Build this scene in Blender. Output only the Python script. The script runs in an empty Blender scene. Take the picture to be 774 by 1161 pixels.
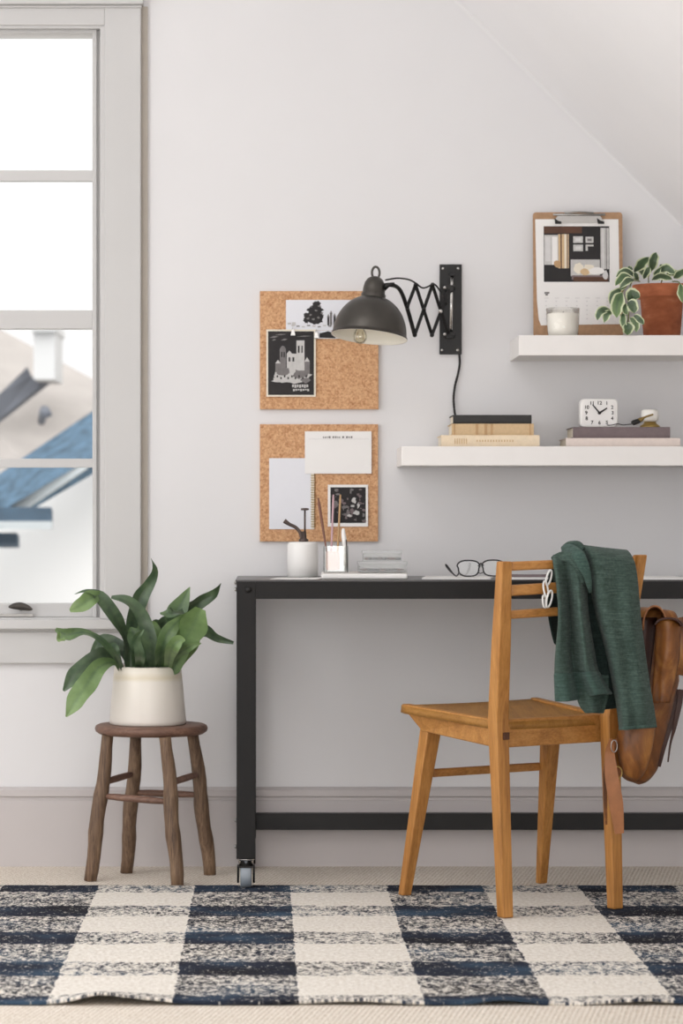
import bpy, bmesh, math, random
from mathutils import Vector, Matrix, noise
random.seed(7)
PI = math.pi
scene = bpy.context.scene
COL = scene.collection

# ------------------------------------------------------------------ camera model (metres; back wall is Y = 0)
F, VX, VY, CAMD, CAMZ = 3100.0, 300.0, 590.0, 7.08, 0.894
def at(px, py, D):
    return Vector(((px - VX) * D / F, D - CAMD, CAMZ - (py - VY) * D / F))
WD = CAMD
cam_d = bpy.data.cameras.new('camera'); cam = bpy.data.objects.new('camera', cam_d); COL.objects.link(cam)
cam.location = (0, -CAMD, CAMZ); cam.rotation_euler = (PI / 2, 0, 0)
cam_d.sensor_fit = 'AUTO'; cam_d.sensor_width = 36.0
cam_d.lens = F / 1161 * 36.0
cam_d.shift_x = (387 - VX) / 1161.0; cam_d.shift_y = (VY - 580.5) / 1161.0
cam_d.clip_end = 200
cam_d.dof.use_dof = True; cam_d.dof.focus_distance = 6.35; cam_d.dof.aperture_fstop = 5.0
scene.camera = cam
scene.view_settings.view_transform = 'Standard'
scene.view_settings.look = 'None'
scene.view_settings.exposure = 0.08
scene.cycles.use_denoising = True
scene.cycles.max_bounces = 8

# ------------------------------------------------------------------ materials
def lin(c):
    return tuple(((v / 255) / 12.92 if v / 255 <= 0.04045 else ((v / 255 + 0.055) / 1.055) ** 2.4) for v in c) + (1.0,)
class NT:
    def __init__(s, name):
        s.m = bpy.data.materials.new(name); s.m.use_nodes = True
        s.t = s.m.node_tree; s.b = s.t.nodes['Principled BSDF']; s.out = s.t.nodes['Material Output']
        s.tc = s.t.nodes.new('ShaderNodeTexCoord')
    def n(s, kind, **kw):
        nd = s.t.nodes.new(kind)
        for k, v in kw.items(): setattr(nd, k, v)
        return nd
    def l(s, a, b): s.t.links.new(a, b)
    def coords(s, scale=(1, 1, 1), src='Object', loc=(0, 0, 0), rot=(0, 0, 0)):
        mp = s.n('ShaderNodeMapping'); mp.inputs['Scale'].default_value = scale
        mp.inputs['Location'].default_value = loc; mp.inputs['Rotation'].default_value = rot
        s.l(s.tc.outputs[src], mp.inputs['Vector']); return mp.outputs['Vector']
    def noise(s, vec, scale=1, detail=3, rough=.55, dist=0):
        nd = s.n('ShaderNodeTexNoise'); nd.inputs['Scale'].default_value = scale
        nd.inputs['Detail'].default_value = detail; nd.inputs['Roughness'].default_value = rough
        nd.inputs['Distortion'].default_value = dist
        s.l(vec, nd.inputs['Vector']); return nd.outputs['Fac']
    def ramp(s, fac, stops):
        r = s.n('ShaderNodeValToRGB'); e = r.color_ramp.elements
        while len(e) < len(stops): e.new(.5)
        for el, (p, c) in zip(e, stops): el.position = p; el.color = c
        s.l(fac, r.inputs['Fac']); return r.outputs['Color']
    def math(s, op, a, b=None, c=None):
        nd = s.n('ShaderNodeMath', operation=op)
        for i, v in enumerate((a, b, c)):
            if v is None: continue
            if isinstance(v, (int, float)): nd.inputs[i].default_value = v
            else: s.l(v, nd.inputs[i])
        return nd.outputs[0]
    def mix(s, fac, a, b, mode='MIX'):
        nd = s.n('ShaderNodeMix', data_type='RGBA', blend_type=mode)
        for i, v in ((0, fac), (6, a), (7, b)):
            if isinstance(v, (int, float)): nd.inputs[i].default_value = v
            elif isinstance(v, tuple): nd.inputs[i].default_value = v
            else: s.l(v, nd.inputs[i])
        return nd.outputs[2]
    def bump(s, h, strength=.2, dist=.002):
        b = s.n('ShaderNodeBump'); b.inputs['Strength'].default_value = strength; b.inputs['Distance'].default_value = dist
        s.l(h, b.inputs['Height']); s.l(b.outputs['Normal'], s.b.inputs['Normal'])
    def set(s, **kw):
        for k, v in kw.items():
            inp = s.b.inputs[k.replace('_', ' ')]
            if isinstance(v, (int, float, tuple)): inp.default_value = v
            else: s.l(v, inp)
        return s
def plain(name, c, rough=.5, metal=0.0, var=.06, scale=20, bump=0.0, spec=.5, coat=0.0):
    n = NT(name); v = n.coords()
    f = n.noise(v, scale, 3)
    c0 = lin(c)
    lo = tuple(x * (1 - var) for x in c0[:3]) + (1,); hi = tuple(min(1, x * (1 + var)) for x in c0[:3]) + (1,)
    n.set(Base_Color=n.ramp(f, [(.3, lo), (.7, hi)]), Roughness=rough, Metallic=metal)
    n.b.inputs['Specular IOR Level'].default_value = spec
    if coat: n.b.inputs['Coat Weight'].default_value = coat
    if bump: n.bump(n.noise(v, scale * 8, 2), bump, .002)
    return n.m
def wood(name, dark, mid, light, axis='z', fine=1.0, rough=.45):
    n = NT(name)
    sc = {'z': (26, 26, 1.6), 'x': (1.6, 26, 26), 'y': (26, 1.6, 26)}[axis]
    v = n.coords(tuple(x * fine for x in sc))
    f = n.noise(v, 1.5, 6, .65, .6)
    g = n.noise(n.coords(tuple(x * fine * 5 for x in sc)), 2, 3, .6)
    c = n.ramp(f, [(.25, lin(dark)), (.5, lin(mid)), (.75, lin(light))])
    c = n.mix(.25, c, n.ramp(g, [(.35, lin(dark)), (.6, lin(light))]))
    n.set(Base_Color=c, Roughness=rough); n.bump(g, .12, .001)
    return n.m

M = {}
M['wall'] = plain('wall_paint', (225, 224, 225), .9, var=.012, scale=3, spec=.2)
M['ceiling'] = plain('ceiling_paint', (243, 242, 243), .9, var=.01, scale=3, spec=.2)
M['trimwhite'] = plain('window_trim_paint', (200, 199, 198), .55, var=.015, scale=4)
M['basepaint'] = plain('baseboard_paint', (194, 188, 187), .55, var=.015, scale=4)
M['strip'] = plain('dark_beige_strip_paint', (172, 164, 154), .8, var=.03)
M['shelf'] = plain('white_shelf_lacquer', (238, 235, 232), .5, var=.01)
M['black_metal'] = plain('black_powder_coated_steel', (15, 13, 13), .55, .0, var=.12, scale=40, spec=.35)
M['desk_top'] = plain('black_desk_top', (52, 50, 50), .3, .2, var=.1, scale=30)
M['lamp_metal'] = plain('gunmetal_lamp', (82, 79, 75), .36, .85, var=.12, scale=14)
M['lamp_inside'] = plain('cream_enamel', (246, 242, 230), .5, var=.02)
M['plate_black'] = plain('black_lamp_plate', (24, 23, 23), .45, .3, var=.15)
M['steel'] = plain('brushed_steel', (170, 168, 165), .3, .9, var=.1, scale=60)
M['chrome'] = plain('chrome', (205, 203, 200), .18, 1.0, var=.05)
M['grey_wheel'] = plain('grey_rubber_wheel', (140, 148, 156), .5, var=.06)
M['dark_bronze'] = plain('dark_bronze', (70, 66, 62), .45, .5, var=.1)
M['white_paper'] = plain('white_paper', (238, 236, 234), .85, var=.01, spec=.2)
M['cool_paper'] = plain('cool_white_paper', (228, 229, 235), .85, var=.01, spec=.2)
M['cream_paper'] = plain('cream_paper', (232, 224, 208), .85, var=.03, spec=.2)
M['ink'] = plain('black_ink', (34, 31, 32), .7, var=.15, scale=60)
M['ink_grey'] = plain('grey_ink', (120, 116, 116), .8, var=.15, scale=80)
M['ink_pale'] = plain('pale_grey_ink', (196, 194, 192), .8, var=.08, scale=80)
M['ink_faint'] = plain('faint_grey_ink', (214, 212, 212), .8, var=.03, scale=80)
M['soil'] = plain('potting_soil', (58, 44, 34), .95, var=.4, scale=120, bump=.6)
M['ceramic_white'] = plain('white_ceramic', (240, 238, 235), .35, var=.01)
M['wax'] = plain('ivory_wax', (250, 247, 240), .5, var=.02)
M['glasses'] = plain('black_acetate', (28, 27, 28), .3, var=.1)
M['mister_metal'] = plain('oil_rubbed_bronze', (92, 80, 76), .4, .7, var=.15)
M['cord_black'] = plain('black_twisted_cord', (36, 33, 33), .8, var=.2, scale=200)
M['leather'] = None
M['book_black'] = plain('black_cloth_cover', (56, 55, 54), .8, var=.08, scale=200, bump=.2)
M['book_tan'] = plain('tan_cloth_cover', (206, 178, 140), .8, var=.06, scale=150, bump=.2)
M['book_cream'] = plain('cream_cover', (231, 213, 186), .75, var=.05, scale=90)
M['book_mauve'] = plain('mauve_grey_cover', (116, 102, 104), .7, var=.06, scale=120)
M['book_pink'] = plain('pale_pink_cover', (226, 212, 204), .7, var=.04, scale=90)
M['pages'] = plain('page_edges', (236, 226, 208), .9, var=.06, scale=180)
M['pink_stuff'] = plain('pink_eraser', (222, 188, 176), .7, var=.06)
M['pencil_tan'] = plain('pencil_wood', (188, 152, 110), .6, var=.1)
M['pencil_brown'] = plain('brown_brush_handle', (120, 78, 62), .45, var=.1)
M['pencil_pink'] = plain('mauve_pencil', (196, 162, 168), .5, var=.06)
M['brass'] = plain('aged_brass', (168, 142, 84), .35, .8, var=.12)
M['dark_leather'] = plain('shaded_brown_leather', (58, 28, 18), .5, var=.2, scale=30, bump=.2)
M['white_cord'] = plain('white_plastic_beads', (232, 232, 230), .35, var=.03)
# outdoors
M['roof_beige'] = plain('beige_shingles', (168, 162, 157), .95, var=.06, scale=6)
M['roof_blue'] = plain('blue_slate_shingles', (74, 100, 120), .9, var=.45, scale=14)
M['roof_blue_deep'] = plain('deep_blue_slate', (50, 70, 86), .9, var=.25, scale=9)
M['roof_grey'] = plain('roof_shadow_and_vent_grey', (104, 108, 116), .9, var=.08, scale=5)  # grey of the painted chimney shadow and of the vent
M['house_white'] = plain('white_render', (250, 249, 247), .9, var=.01, scale=3)
M['chimney'] = plain('chimney_render', (206, 206, 205), .9, var=.01, scale=3)
M['fascia'] = plain('fascia_grey', (176, 182, 184), .8, var=.05, scale=5)
M['ground_out'] = plain('outdoor_ground', (200, 196, 190), .95, var=.05, scale=2)

def mk_glass(name, tint=(1, 1, 1, 1), f=.06):
    m = bpy.data.materials.new(name); m.use_nodes = True; t = m.node_tree
    t.nodes.remove(t.nodes['Principled BSDF'])
    tr = t.nodes.new('ShaderNodeBsdfTransparent'); tr.inputs[0].default_value = tint
    gl = t.nodes.new('ShaderNodeBsdfGlossy'); gl.inputs['Roughness'].default_value = .04
    lw = t.nodes.new('ShaderNodeLayerWeight'); lw.inputs['Blend'].default_value = .25
    ml = t.nodes.new('ShaderNodeMath'); ml.operation = 'MULTIPLY_ADD'; ml.inputs[1].default_value = .6; ml.inputs[2].default_value = f
    t.links.new(lw.outputs['Fresnel'], ml.inputs[0])
    mx = t.nodes.new('ShaderNodeMixShader'); t.links.new(ml.outputs[0], mx.inputs[0])
    t.links.new(tr.outputs[0], mx.inputs[1]); t.links.new(gl.outputs[0], mx.inputs[2])
    t.links.new(mx.outputs[0], t.nodes['Material Output'].inputs['Surface'])
    return m
M['window_glass'] = mk_glass('window_glass', (.99, .99, .99, 1), .01)
M['clear_glass'] = mk_glass('clear_glass', (.93, .94, .93, 1), .06)
M['clear_acrylic'] = mk_glass('clear_acrylic', (.80, .80, .79, 1), .015)

def mk_carpet():
    n = NT('woven_beige_carpet')
    v = n.coords((1, 1, 1))
    w = n.n('ShaderNodeTexWave', wave_type='BANDS', bands_direction='X'); w.inputs['Scale'].default_value = 34
    w.inputs['Distortion'].default_value = 5.0; w.inputs['Detail'].default_value = 3; w.inputs['Detail Scale'].default_value = 5
    n.l(n.coords((1, .55, 1), rot=(0, 0, .35)), w.inputs['Vector'])
    f2 = n.noise(n.coords((150, 60, 1)), 1, 2)
    f3 = n.noise(n.coords((2, 2, 1)), 1, 2)
    c = n.ramp(w.outputs['Fac'], [(.05, lin((206, 193, 178))), (.5, lin((236, 227, 215))), (.95, lin((246, 240, 231)))])
    c = n.mix(.45, c, n.ramp(f2, [(.3, lin((198, 182, 164))), (.7, lin((247, 240, 229)))]))
    c = n.mix(.15, c, n.ramp(f3, [(.3, lin((206, 190, 170))), (.7, lin((236, 224, 208)))]))
    n.set(Base_Color=c, Roughness=.95); n.b.inputs['Specular IOR Level'].default_value = .1
    n.bump(n.math('ADD', w.outputs['Fac'], f2), .5, .004)
    return n.m
M['carpet'] = mk_carpet()

RUG_X0, RUG_PX, RUG_Y0, RUG_PY = -.402, .232, -.706, .197
def mk_rug():
    n = NT('navy_and_cream_check_weave')
    v = n.coords((1, 1, 1))
    wob = n.noise(n.coords((9, 30, 1)), 1, 3)
    sep = n.n('ShaderNodeSeparateXYZ'); n.l(v, sep.inputs[0])
    x = n.math('ADD', sep.outputs[0], n.math('MULTIPLY', n.math('SUBTRACT', wob, .5), .016))
    y = n.math('ADD', sep.outputs[1], n.math('MULTIPLY', n.math('SUBTRACT', n.noise(n.coords((14, 5, 1)), 1, 3), .5), .06))
    # column dark: floor((x-x0)/p) odd -> dark ; left of x0 is dark
    cx = n.math('FLOOR', n.math('DIVIDE', n.math('SUBTRACT', x, RUG_X0), RUG_PX))
    cd = n.math('PINGPONG', cx, 1.0)
    fr = n.math('FRACT', n.math('DIVIDE', n.math('SUBTRACT', -.790, y), .398))
    rd = n.math('LESS_THAN', fr, .41)
    s1 = n.noise(n.coords((110, 72, 1)), 1, 4, .8)
    s2 = n.noise(n.coords((48, 22, 1), loc=(3, 7, 0)), 1, 2, .6)
    sp = n.math('ADD', n.math('MULTIPLY', s1, .72), n.math('MULTIPLY', s2, .28))
    thr = n.math('ADD', .335, n.math('ADD', n.math('MULTIPLY', cd, .178), n.math('MULTIPLY', rd, .150)))
    thr = n.math('SUBTRACT', thr, n.math('MULTIPLY', n.math('MULTIPLY', cd, rd), .058))
    thr = n.math('ADD', thr, n.math('MULTIPLY', n.math('SUBTRACT', n.noise(n.coords((6, 9, 1), loc=(5, 1, 0)), 1, 2), .5), .10))
    k = n.n('ShaderNodeMapRange'); k.interpolation_type = 'SMOOTHSTEP'
    k.inputs['From Min'].default_value = -.05; k.inputs['From Max'].default_value = .05
    n.l(n.math('SUBTRACT', thr, sp), k.inputs['Value'])
    hue = n.noise(n.coords((3.5, 5, 1), loc=(1, 2, 0)), 1, 2)
    dark = n.ramp(hue, [(.32, lin((36, 36, 42))), (.52, lin((44, 50, 64))), (.70, lin((62, 82, 102)))])
    lightc = n.ramp(n.noise(n.coords((120, 60, 1)), 1, 2), [(.3, lin((222, 214, 202))), (.7, lin((246, 241, 233)))])
    n.set(Base_Color=n.mix(k.outputs[0], lightc, dark), Roughness=.95)
    n.b.inputs['Specular IOR Level'].default_value = .1
    n.bump(s1, .6, .006)
    return n.m
M['rug'] = mk_rug()

def mk_cork():
    n = NT('cork')
    vo = n.n('ShaderNodeTexVoronoi'); vo.inputs['Scale'].default_value = 190; n.l(n.coords(), vo.inputs['Vector'])
    sep = n.n('ShaderNodeSeparateColor'); n.l(vo.outputs['Color'], sep.inputs[0])
    f = n.noise(n.coords(), 260, 3, .7)
    c = n.ramp(sep.outputs[0], [(.05, lin((170, 118, 80))), (.35, lin((202, 154, 112))), (.9, lin((222, 180, 140)))])
    c = n.mix(.5, c, n.ramp(f, [(.35, lin((166, 114, 76))), (.55, lin((212, 166, 124))), (.75, lin((230, 194, 156)))]))
    n.set(Base_Color=c, Roughness=.9); n.bump(f, .3, .002)
    return n.m
M['cork'] = mk_cork()
M['clipboard'] = plain('brown_hardboard', (170, 134, 102), .7, var=.12, scale=90)
M['oak'] = wood('honey_oak', (134, 84, 34), (182, 124, 60), (208, 152, 84), 'z')
M['oak_x'] = wood('honey_oak_rail', (142, 90, 38), (186, 128, 64), (208, 154, 88), 'x')
M['oak_seat'] = wood('honey_oak_seat', (138, 92, 38), (166, 116, 52), (186, 136, 70), 'y')
M['peg'] = plain('dark_walnut_peg', (82, 48, 28), .5, var=.2)
M['rustic'] = wood('rustic_dark_wood', (52, 38, 30), (100, 76, 58), (164, 136, 108), 'z', 1.2, .6)
M['rustic_seat'] = wood('rustic_dark_wood_seat', (66, 46, 38), (112, 82, 68), (146, 112, 94), 'x', 1.0, .55)

def mk_planter():
    n = NT('ivory_glazed_planter')
    sep = n.n('ShaderNodeSeparateXYZ'); n.l(n.tc.outputs['Object'], sep.inputs[0])
    f = n.noise(n.coords((4, 4, 14)), 2, 4, .6)
    z = n.math('ADD', sep.outputs[2], n.math('MULTIPLY', f, .02))
    c = n.ramp(n.math('DIVIDE', z, .15), [(.0, lin((226, 220, 212))), (.78, lin((232, 226, 216))), (.86, lin((222, 212, 190))), (.95, lin((234, 227, 214)))])
    n.set(Base_Color=c, Roughness=.35); return n.m
M['planter'] = mk_planter()
def mk_terra():
    n = NT('terracotta'); f = n.noise(n.coords((6, 6, 12)), 3, 4, .6)
    n.set(Base_Color=n.ramp(f, [(.3, lin((146, 78, 46))), (.6, lin((178, 104, 68))), (.8, lin((202, 138, 104)))]), Roughness=.8)
    n.bump(n.noise(n.coords(), 120, 2), .1, .001); return n.m
M['terracotta'] = mk_terra()
def mk_leaf(name, edge=None):
    n = NT(name)
    a = n.n('ShaderNodeVertexColor', layer_name='tint')
    sep = n.n('ShaderNodeSeparateColor'); n.l(a.outputs['Color'], sep.inputs[0])   # r = lightness, g = across 0..1
    base = n.ramp(sep.outputs[0], [(0, lin((46, 62, 50))), (.35, lin((66, 92, 64))), (.7, lin((112, 142, 82))), (1, lin((152, 174, 110)))])
    f = n.noise(n.coords((40, 40, 40)), 1, 3)
    base = n.mix(.25, base, n.ramp(f, [(.3, lin((38, 54, 42))), (.7, lin((128, 150, 100)))]))
    if edge:
        e = n.math('ABSOLUTE', n.math('SUBTRACT', sep.outputs[1], .5))
        e = n.math('ADD', e, n.math('MULTIPLY', n.math('SUBTRACT', n.noise(n.coords((90, 90, 90)), 1, 2), .5), .12))
        k = n.ramp(e, [(.30, (0, 0, 0, 1)), (.40, (1, 1, 1, 1))])
        base = n.mix(k, base, lin(edge))
    n.set(Base_Color=base, Roughness=.36)
    n.b.inputs['Subsurface Weight'].default_value = 0.0
    return n.m
M['fern_leaf'] = mk_leaf('strap_leaf_green')
M['hoya_leaf'] = mk_leaf('variegated_leaf', (206, 214, 176))
M['stem'] = plain('green_stem', (118, 124, 74), .6, var=.15)

def mk_knit(name, c, dark, light):
    n = NT(name)
    g = n.noise(n.coords((30, 30, 320)), 1, 3, .6)
    f = n.noise(n.coords((160, 160, 160)), 1, 3, .6)
    col = n.ramp(n.math('ADD', n.math('MULTIPLY', g, .6), n.math('MULTIPLY', f, .4)), [(.35, lin(dark)), (.5, lin(c)), (.68, lin(light))])
    n.set(Base_Color=col, Roughness=.95); n.b.inputs['Specular IOR Level'].default_value = .15
    n.b.inputs['Sheen Weight'].default_value = .08
    n.bump(g, .35, .003); return n.m
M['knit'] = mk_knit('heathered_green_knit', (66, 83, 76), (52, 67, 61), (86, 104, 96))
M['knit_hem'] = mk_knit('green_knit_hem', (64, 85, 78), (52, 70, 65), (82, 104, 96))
M['knit_dark'] = mk_knit('shaded_green_knit', (34, 46, 43), (26, 36, 34), (44, 58, 54))  # darker copy of the knit, shade put into its colour
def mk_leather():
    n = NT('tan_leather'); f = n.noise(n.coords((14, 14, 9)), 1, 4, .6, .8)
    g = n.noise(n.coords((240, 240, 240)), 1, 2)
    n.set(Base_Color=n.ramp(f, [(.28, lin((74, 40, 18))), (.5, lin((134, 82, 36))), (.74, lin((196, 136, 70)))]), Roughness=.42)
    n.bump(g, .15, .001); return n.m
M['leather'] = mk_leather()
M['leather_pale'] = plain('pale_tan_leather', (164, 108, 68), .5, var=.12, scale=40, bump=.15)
def mk_bulb():
    return mk_glass('bulb_glass', (.96, .93, .84, 1), .12)
M['bulb'] = mk_bulb()

# ------------------------------------------------------------------ mesh builder
ORG = {}
class MB:
    def __init__(s): s.v = []; s.f = []; s.mi = []; s.sm = []; s.tint = {}
    def add(s, vs, fs, mi=0, smooth=False):
        o = len(s.v); s.v += [Vector(p) for p in vs]
        for f in fs: s.f.append([i + o for i in f]); s.mi.append(mi); s.sm.append(smooth)
        return o
    def box(s, lo, hi, mi=0):
        x0, y0, z0 = lo; x1, y1, z1 = hi
        vs = [(x0,y0,z0),(x1,y0,z0),(x1,y1,z0),(x0,y1,z0),(x0,y0,z1),(x1,y0,z1),(x1,y1,z1),(x0,y1,z1)]
        s.add(vs, [(0,3,2,1),(4,5,6,7),(0,1,5,4),(1,2,6,5),(2,3,7,6),(3,0,4,7)], mi); return s
    def hexa(s, vs, mi=0):     # 4 bottom ccw + 4 top ccw
        s.add(vs, [(0,3,2,1),(4,5,6,7),(0,1,5,4),(1,2,6,5),(2,3,7,6),(3,0,4,7)], mi); return s
    def beam(s, pts, ws, ds, u, v, mi=0):      # rectangular section along a polyline, section axes u,v
        rings = []
        u = Vector(u); v = Vector(v)
        for p, w, d in zip(pts, ws, ds):
            p = Vector(p)
            rings.append([p - u*w/2 - v*d/2, p + u*w/2 - v*d/2, p + u*w/2 + v*d/2, p - u*w/2 + v*d/2])
        s.loft(rings, mi, True, False); return s
    def loft(s, rings, mi=0, caps=True, smooth=True):
        n = len(rings[0]); vs = [p for r in rings for p in r]; fs = []
        for i in range(len(rings) - 1):
            for j in range(n):
                k = (j + 1) % n
                fs.append((i*n+j, i*n+k, (i+1)*n+k, (i+1)*n+j))
        o = s.add(vs, fs, mi, smooth)
        if caps:
            s.f.append([o + j for j in reversed(range(n))]); s.mi.append(mi); s.sm.append(False)
            m = (len(rings) - 1) * n
            s.f.append([o + m + j for j in range(n)]); s.mi.append(mi); s.sm.append(False)
        return s
    def tube(s, pts, r, seg=10, mi=0, caps=True, closed=False):
        pts = [Vector(p) for p in pts]; n = len(pts)
        rs = r if isinstance(r, (list, tuple)) else [r] * n
        t0 = (pts[1] - pts[0]).normalized()
        ref = Vector((0, 0, 1)) if abs(t0.z) < .9 else Vector((1, 0, 0))
        nrm = (ref - t0 * ref.dot(t0)).normalized(); rings = []
        for i in range(n):
            if closed: t = (pts[(i+1) % n] - pts[(i-1) % n])
            else: t = pts[min(i+1, n-1)] - pts[max(i-1, 0)]
            t.normalize()
            nrm = (nrm - t * nrm.dot(t))
            nrm.normalize(); b = t.cross(nrm)
            rings.append([pts[i] + (nrm * math.cos(a) + b * math.sin(a)) * rs[i] for a in [2*PI*k/seg for k in range(seg)]])
        if closed: rings.append(rings[0]); caps = False
        return s.loft(rings, mi, caps)
    def lathe(s, prof, c=(0, 0, 0), seg=40, mi=0, mat=None, smooth=True):   # prof: list of (r,z)
        c = Vector(c); rings = []
        for r, z in prof:
            ring = []
            for k in range(seg):
                p = Vector((max(r, 1e-5) * math.cos(2*PI*k/seg), max(r, 1e-5) * math.sin(2*PI*k/seg), z))
                if mat is not None: p = mat @ p
                ring.append(c + p)
            rings.append(ring)
        n = seg; vs = [p for r in rings for p in r]; fs = []
        for i in range(len(rings) - 1):
            for j in range(n):
                k = (j + 1) % n; fs.append((i*n+j, i*n+k, (i+1)*n+k, (i+1)*n+j))
        s.add(vs, fs, mi, smooth); return s
    def poly(s, pts, mi=0): s.add(pts, [tuple(range(len(pts)))], mi); return s
    def prism(s, pts, off, mi=0):
        off = Vector(off); n = len(pts); a = [Vector(p) for p in pts]; b = [p + off for p in a]
        fs = [tuple(reversed(range(n))), tuple(range(n, 2*n))] + [(j, (j+1) % n, n+(j+1) % n, n+j) for j in range(n)]
        s.add(a + b, fs, mi); return s
    def grid(s, fn, nu, nv, mi=0, tint=None):
        vs = []; fs = []
        for j in range(nv + 1):
            for i in range(nu + 1): vs.append(fn(i / nu, j / nv))
        for j in range(nv):
            for i in range(nu):
                a = j*(nu+1)+i; fs.append((a, a+1, a+nu+2, a+nu+1))
        o = s.add(vs, fs, mi, True)
        if tint:
            for j in range(nv + 1):
                for i in range(nu + 1): s.tint[o + j*(nu+1)+i] = tint(i / nu, j / nv)
        return s
    def build(s, name, mat, parent=None, org=None, bevel=0, solid=0, sub=0, offset=0, fixn=True):
        if parent is not None: org = ORG[parent.name]
        elif org is None:
            xs = [p.x for p in s.v]; ys = [p.y for p in s.v]; zs = [p.z for p in s.v]
            org = Vector(((min(xs)+max(xs))/2, (min(ys)+max(ys))/2, min(zs)))
        org = Vector(org)
        me = bpy.data.meshes.new(name); me.from_pydata([p - org for p in s.v], [], s.f)
        for m in (mat if isinstance(mat, (list, tuple)) else [mat]): me.materials.append(m)
        for p, k, sm in zip(me.polygons, s.mi, s.sm): p.material_index = k; p.use_smooth = sm
        if s.tint:
            ca = me.color_attributes.new('tint', 'FLOAT_COLOR', 'POINT')
            for i in range(len(s.v)):
                t = s.tint.get(i, (.4, .5)); ca.data[i].color = (t[0], t[1], 0, 1)
        if fixn:
            bm = bmesh.new(); bm.from_mesh(me); bmesh.ops.recalc_face_normals(bm, faces=bm.faces[:]); bm.to_mesh(me); bm.free()
        me.update()
        o = bpy.data.objects.new(name, me); COL.objects.link(o)
        ORG[o.name] = org
        if parent is not None: o.parent = parent
        else: o.location = org
        if bevel:
            b = o.modifiers.new('bevel', 'BEVEL'); b.width = bevel; b.segments = 2; b.limit_method = 'ANGLE'; b.angle_limit = math.radians(40)
        if solid:
            b = o.modifiers.new('solid', 'SOLIDIFY'); b.thickness = solid; b.offset = offset
        if sub:
            b = o.modifiers.new('sub', 'SUBSURF'); b.levels = sub; b.render_levels = sub
        return o
def tag(o, label, cat, group=None):
    o['label'] = label; o['category'] = cat
    if group: o['group'] = group
    return o
def thing(name, label, cat, loc, group=None):
    o = bpy.data.objects.new(name, None); COL.objects.link(o); o.location = loc; o.empty_display_size = .05
    ORG[o.name] = Vector(loc); return tag(o, label, cat, group)
def struct(o): o['kind'] = 'structure'; return o
def crom(pts, n):      # catmull-rom through points (tuples/vectors)
    pts = [Vector(p) for p in pts]; out = []; m = len(pts) - 1
    for i in range(n + 1):
        t = i / n * m; k = min(int(t), m - 1); f = t - k
        p0 = pts[max(k-1, 0)]; p1 = pts[k]; p2 = pts[k+1]; p3 = pts[min(k+2, m)]
        out.append(.5 * ((2*p1) + (p2-p0)*f + (2*p0-5*p1+4*p2-p3)*f*f + (3*p1-p0-3*p2+p3)*f**3))
    return out
def lerpl(vals, t):
    m = len(vals) - 1; k = min(int(t*m), m-1); f = t*m - k
    f = f*f*(3-2*f)*.5 + f*.5
    return vals[k]*(1-f) + vals[k+1]*f

# ================================================================== ROOM SHELL
XL, XR, YF, ZC = -2.3, 2.2, -8.6, 3.0
SLX, SLZ = .4956, 2.2415                       # a point of the slope on the back wall (45 degrees)
def slope_z(x): return SLZ - (x - SLX)
sx_top = SLX + SLZ - ZC
X = lambda px, D=WD: (px - VX) * D / F
Z = lambda py, D=WD: CAMZ - (py - VY) * D / F
OR_, OL = X(119), X(119) - .80                 # window opening right / left
OT, OB = Z(30), Z(702)
TH = .16
b = MB()
b.box((XL, 0, 0), (XR, TH, OB)) if False else None
b.prism([(XL, 0, 0), (OL, 0, 0), (OL, 0, ZC), (XL, 0, ZC)], (0, TH, 0))
b.prism([(OL, 0, 0), (OR_, 0, 0), (OR_, 0, OB), (OL, 0, OB)], (0, TH, 0))
b.prism([(OL, 0, OT), (OR_, 0, OT), (OR_, 0, ZC), (OL, 0, ZC)], (0, TH, 0))
b.prism([(OR_, 0, 0), (XR, 0, 0), (XR, 0, slope_z(XR)), (sx_top, 0, ZC), (OR_, 0, ZC)], (0, TH, 0))
struct(b.build('wall_back', M['wall'], org=(0, 0, 0)))
b = MB().prism([(XR, YF, 0), (XR, TH, 0), (XR, TH, slope_z(XR)), (XR, YF, slope_z(XR))], (.1, 0, 0))
struct(b.build('wall_right', M['wall'], org=(0, 0, 0)))
b = MB().prism([(sx_top, YF, ZC), (XR + .1, YF, slope_z(XR + .1)), (XR + .1, TH, slope_z(XR + .1)), (sx_top, TH, ZC)], (.07, 0, .07))
b.prism([(XL, YF, ZC), (sx_top, YF, ZC), (sx_top, TH, ZC), (XL, TH, ZC)], (0, 0, .1))
struct(b.build('ceiling', M['ceiling'], org=(0, 0, 0)))
WY0, WY1, WZ0, WZ1 = -4.6, -1.0, .35, 2.55          # big window opening in the left wall (out of view)
b = MB(); t_ = (XL - .12, XL)
b.box((t_[0], YF, 0), (t_[1], TH, WZ0)); b.box((t_[0], YF, WZ1), (t_[1], TH, ZC)); b.box((t_[0], YF, WZ0), (t_[1], WY0, WZ1)); b.box((t_[0], WY1, WZ0), (t_[1], TH, WZ1))
struct(b.build('wall_left', M['wall'], org=(0, 0, 0)))
struct(MB().box((XL, YF - .1, 0), (XR, YF, ZC)).build('wall_front', M['wall'], org=(0, 0, 0)))
b = MB().box((XL, YF, -.05), (XR, TH, 0))
struct(b.build('floor', M['carpet'], org=(0, 0, 0)))
# baseboard: tall flat board, cove, cap
zb = [Z(893), Z(897), Z(905), Z(909)]
def base_profile(x0, x1):
    pr = [(0, 0), (-.018, 0), (-.018, Z(907)), (-.014, Z(906)), (-.014, Z(903)), (-.020, Z(902)), (-.020, Z(895)), (-.012, Z(893)), (0, Z(892))]
    return MB().prism([(x0, y, z) for y, z in pr], (x1 - x0, 0, 0))
struct(base_profile(XL, XR).build('baseboard_back', M['basepaint'], org=(0, 0, 0)))

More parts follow.
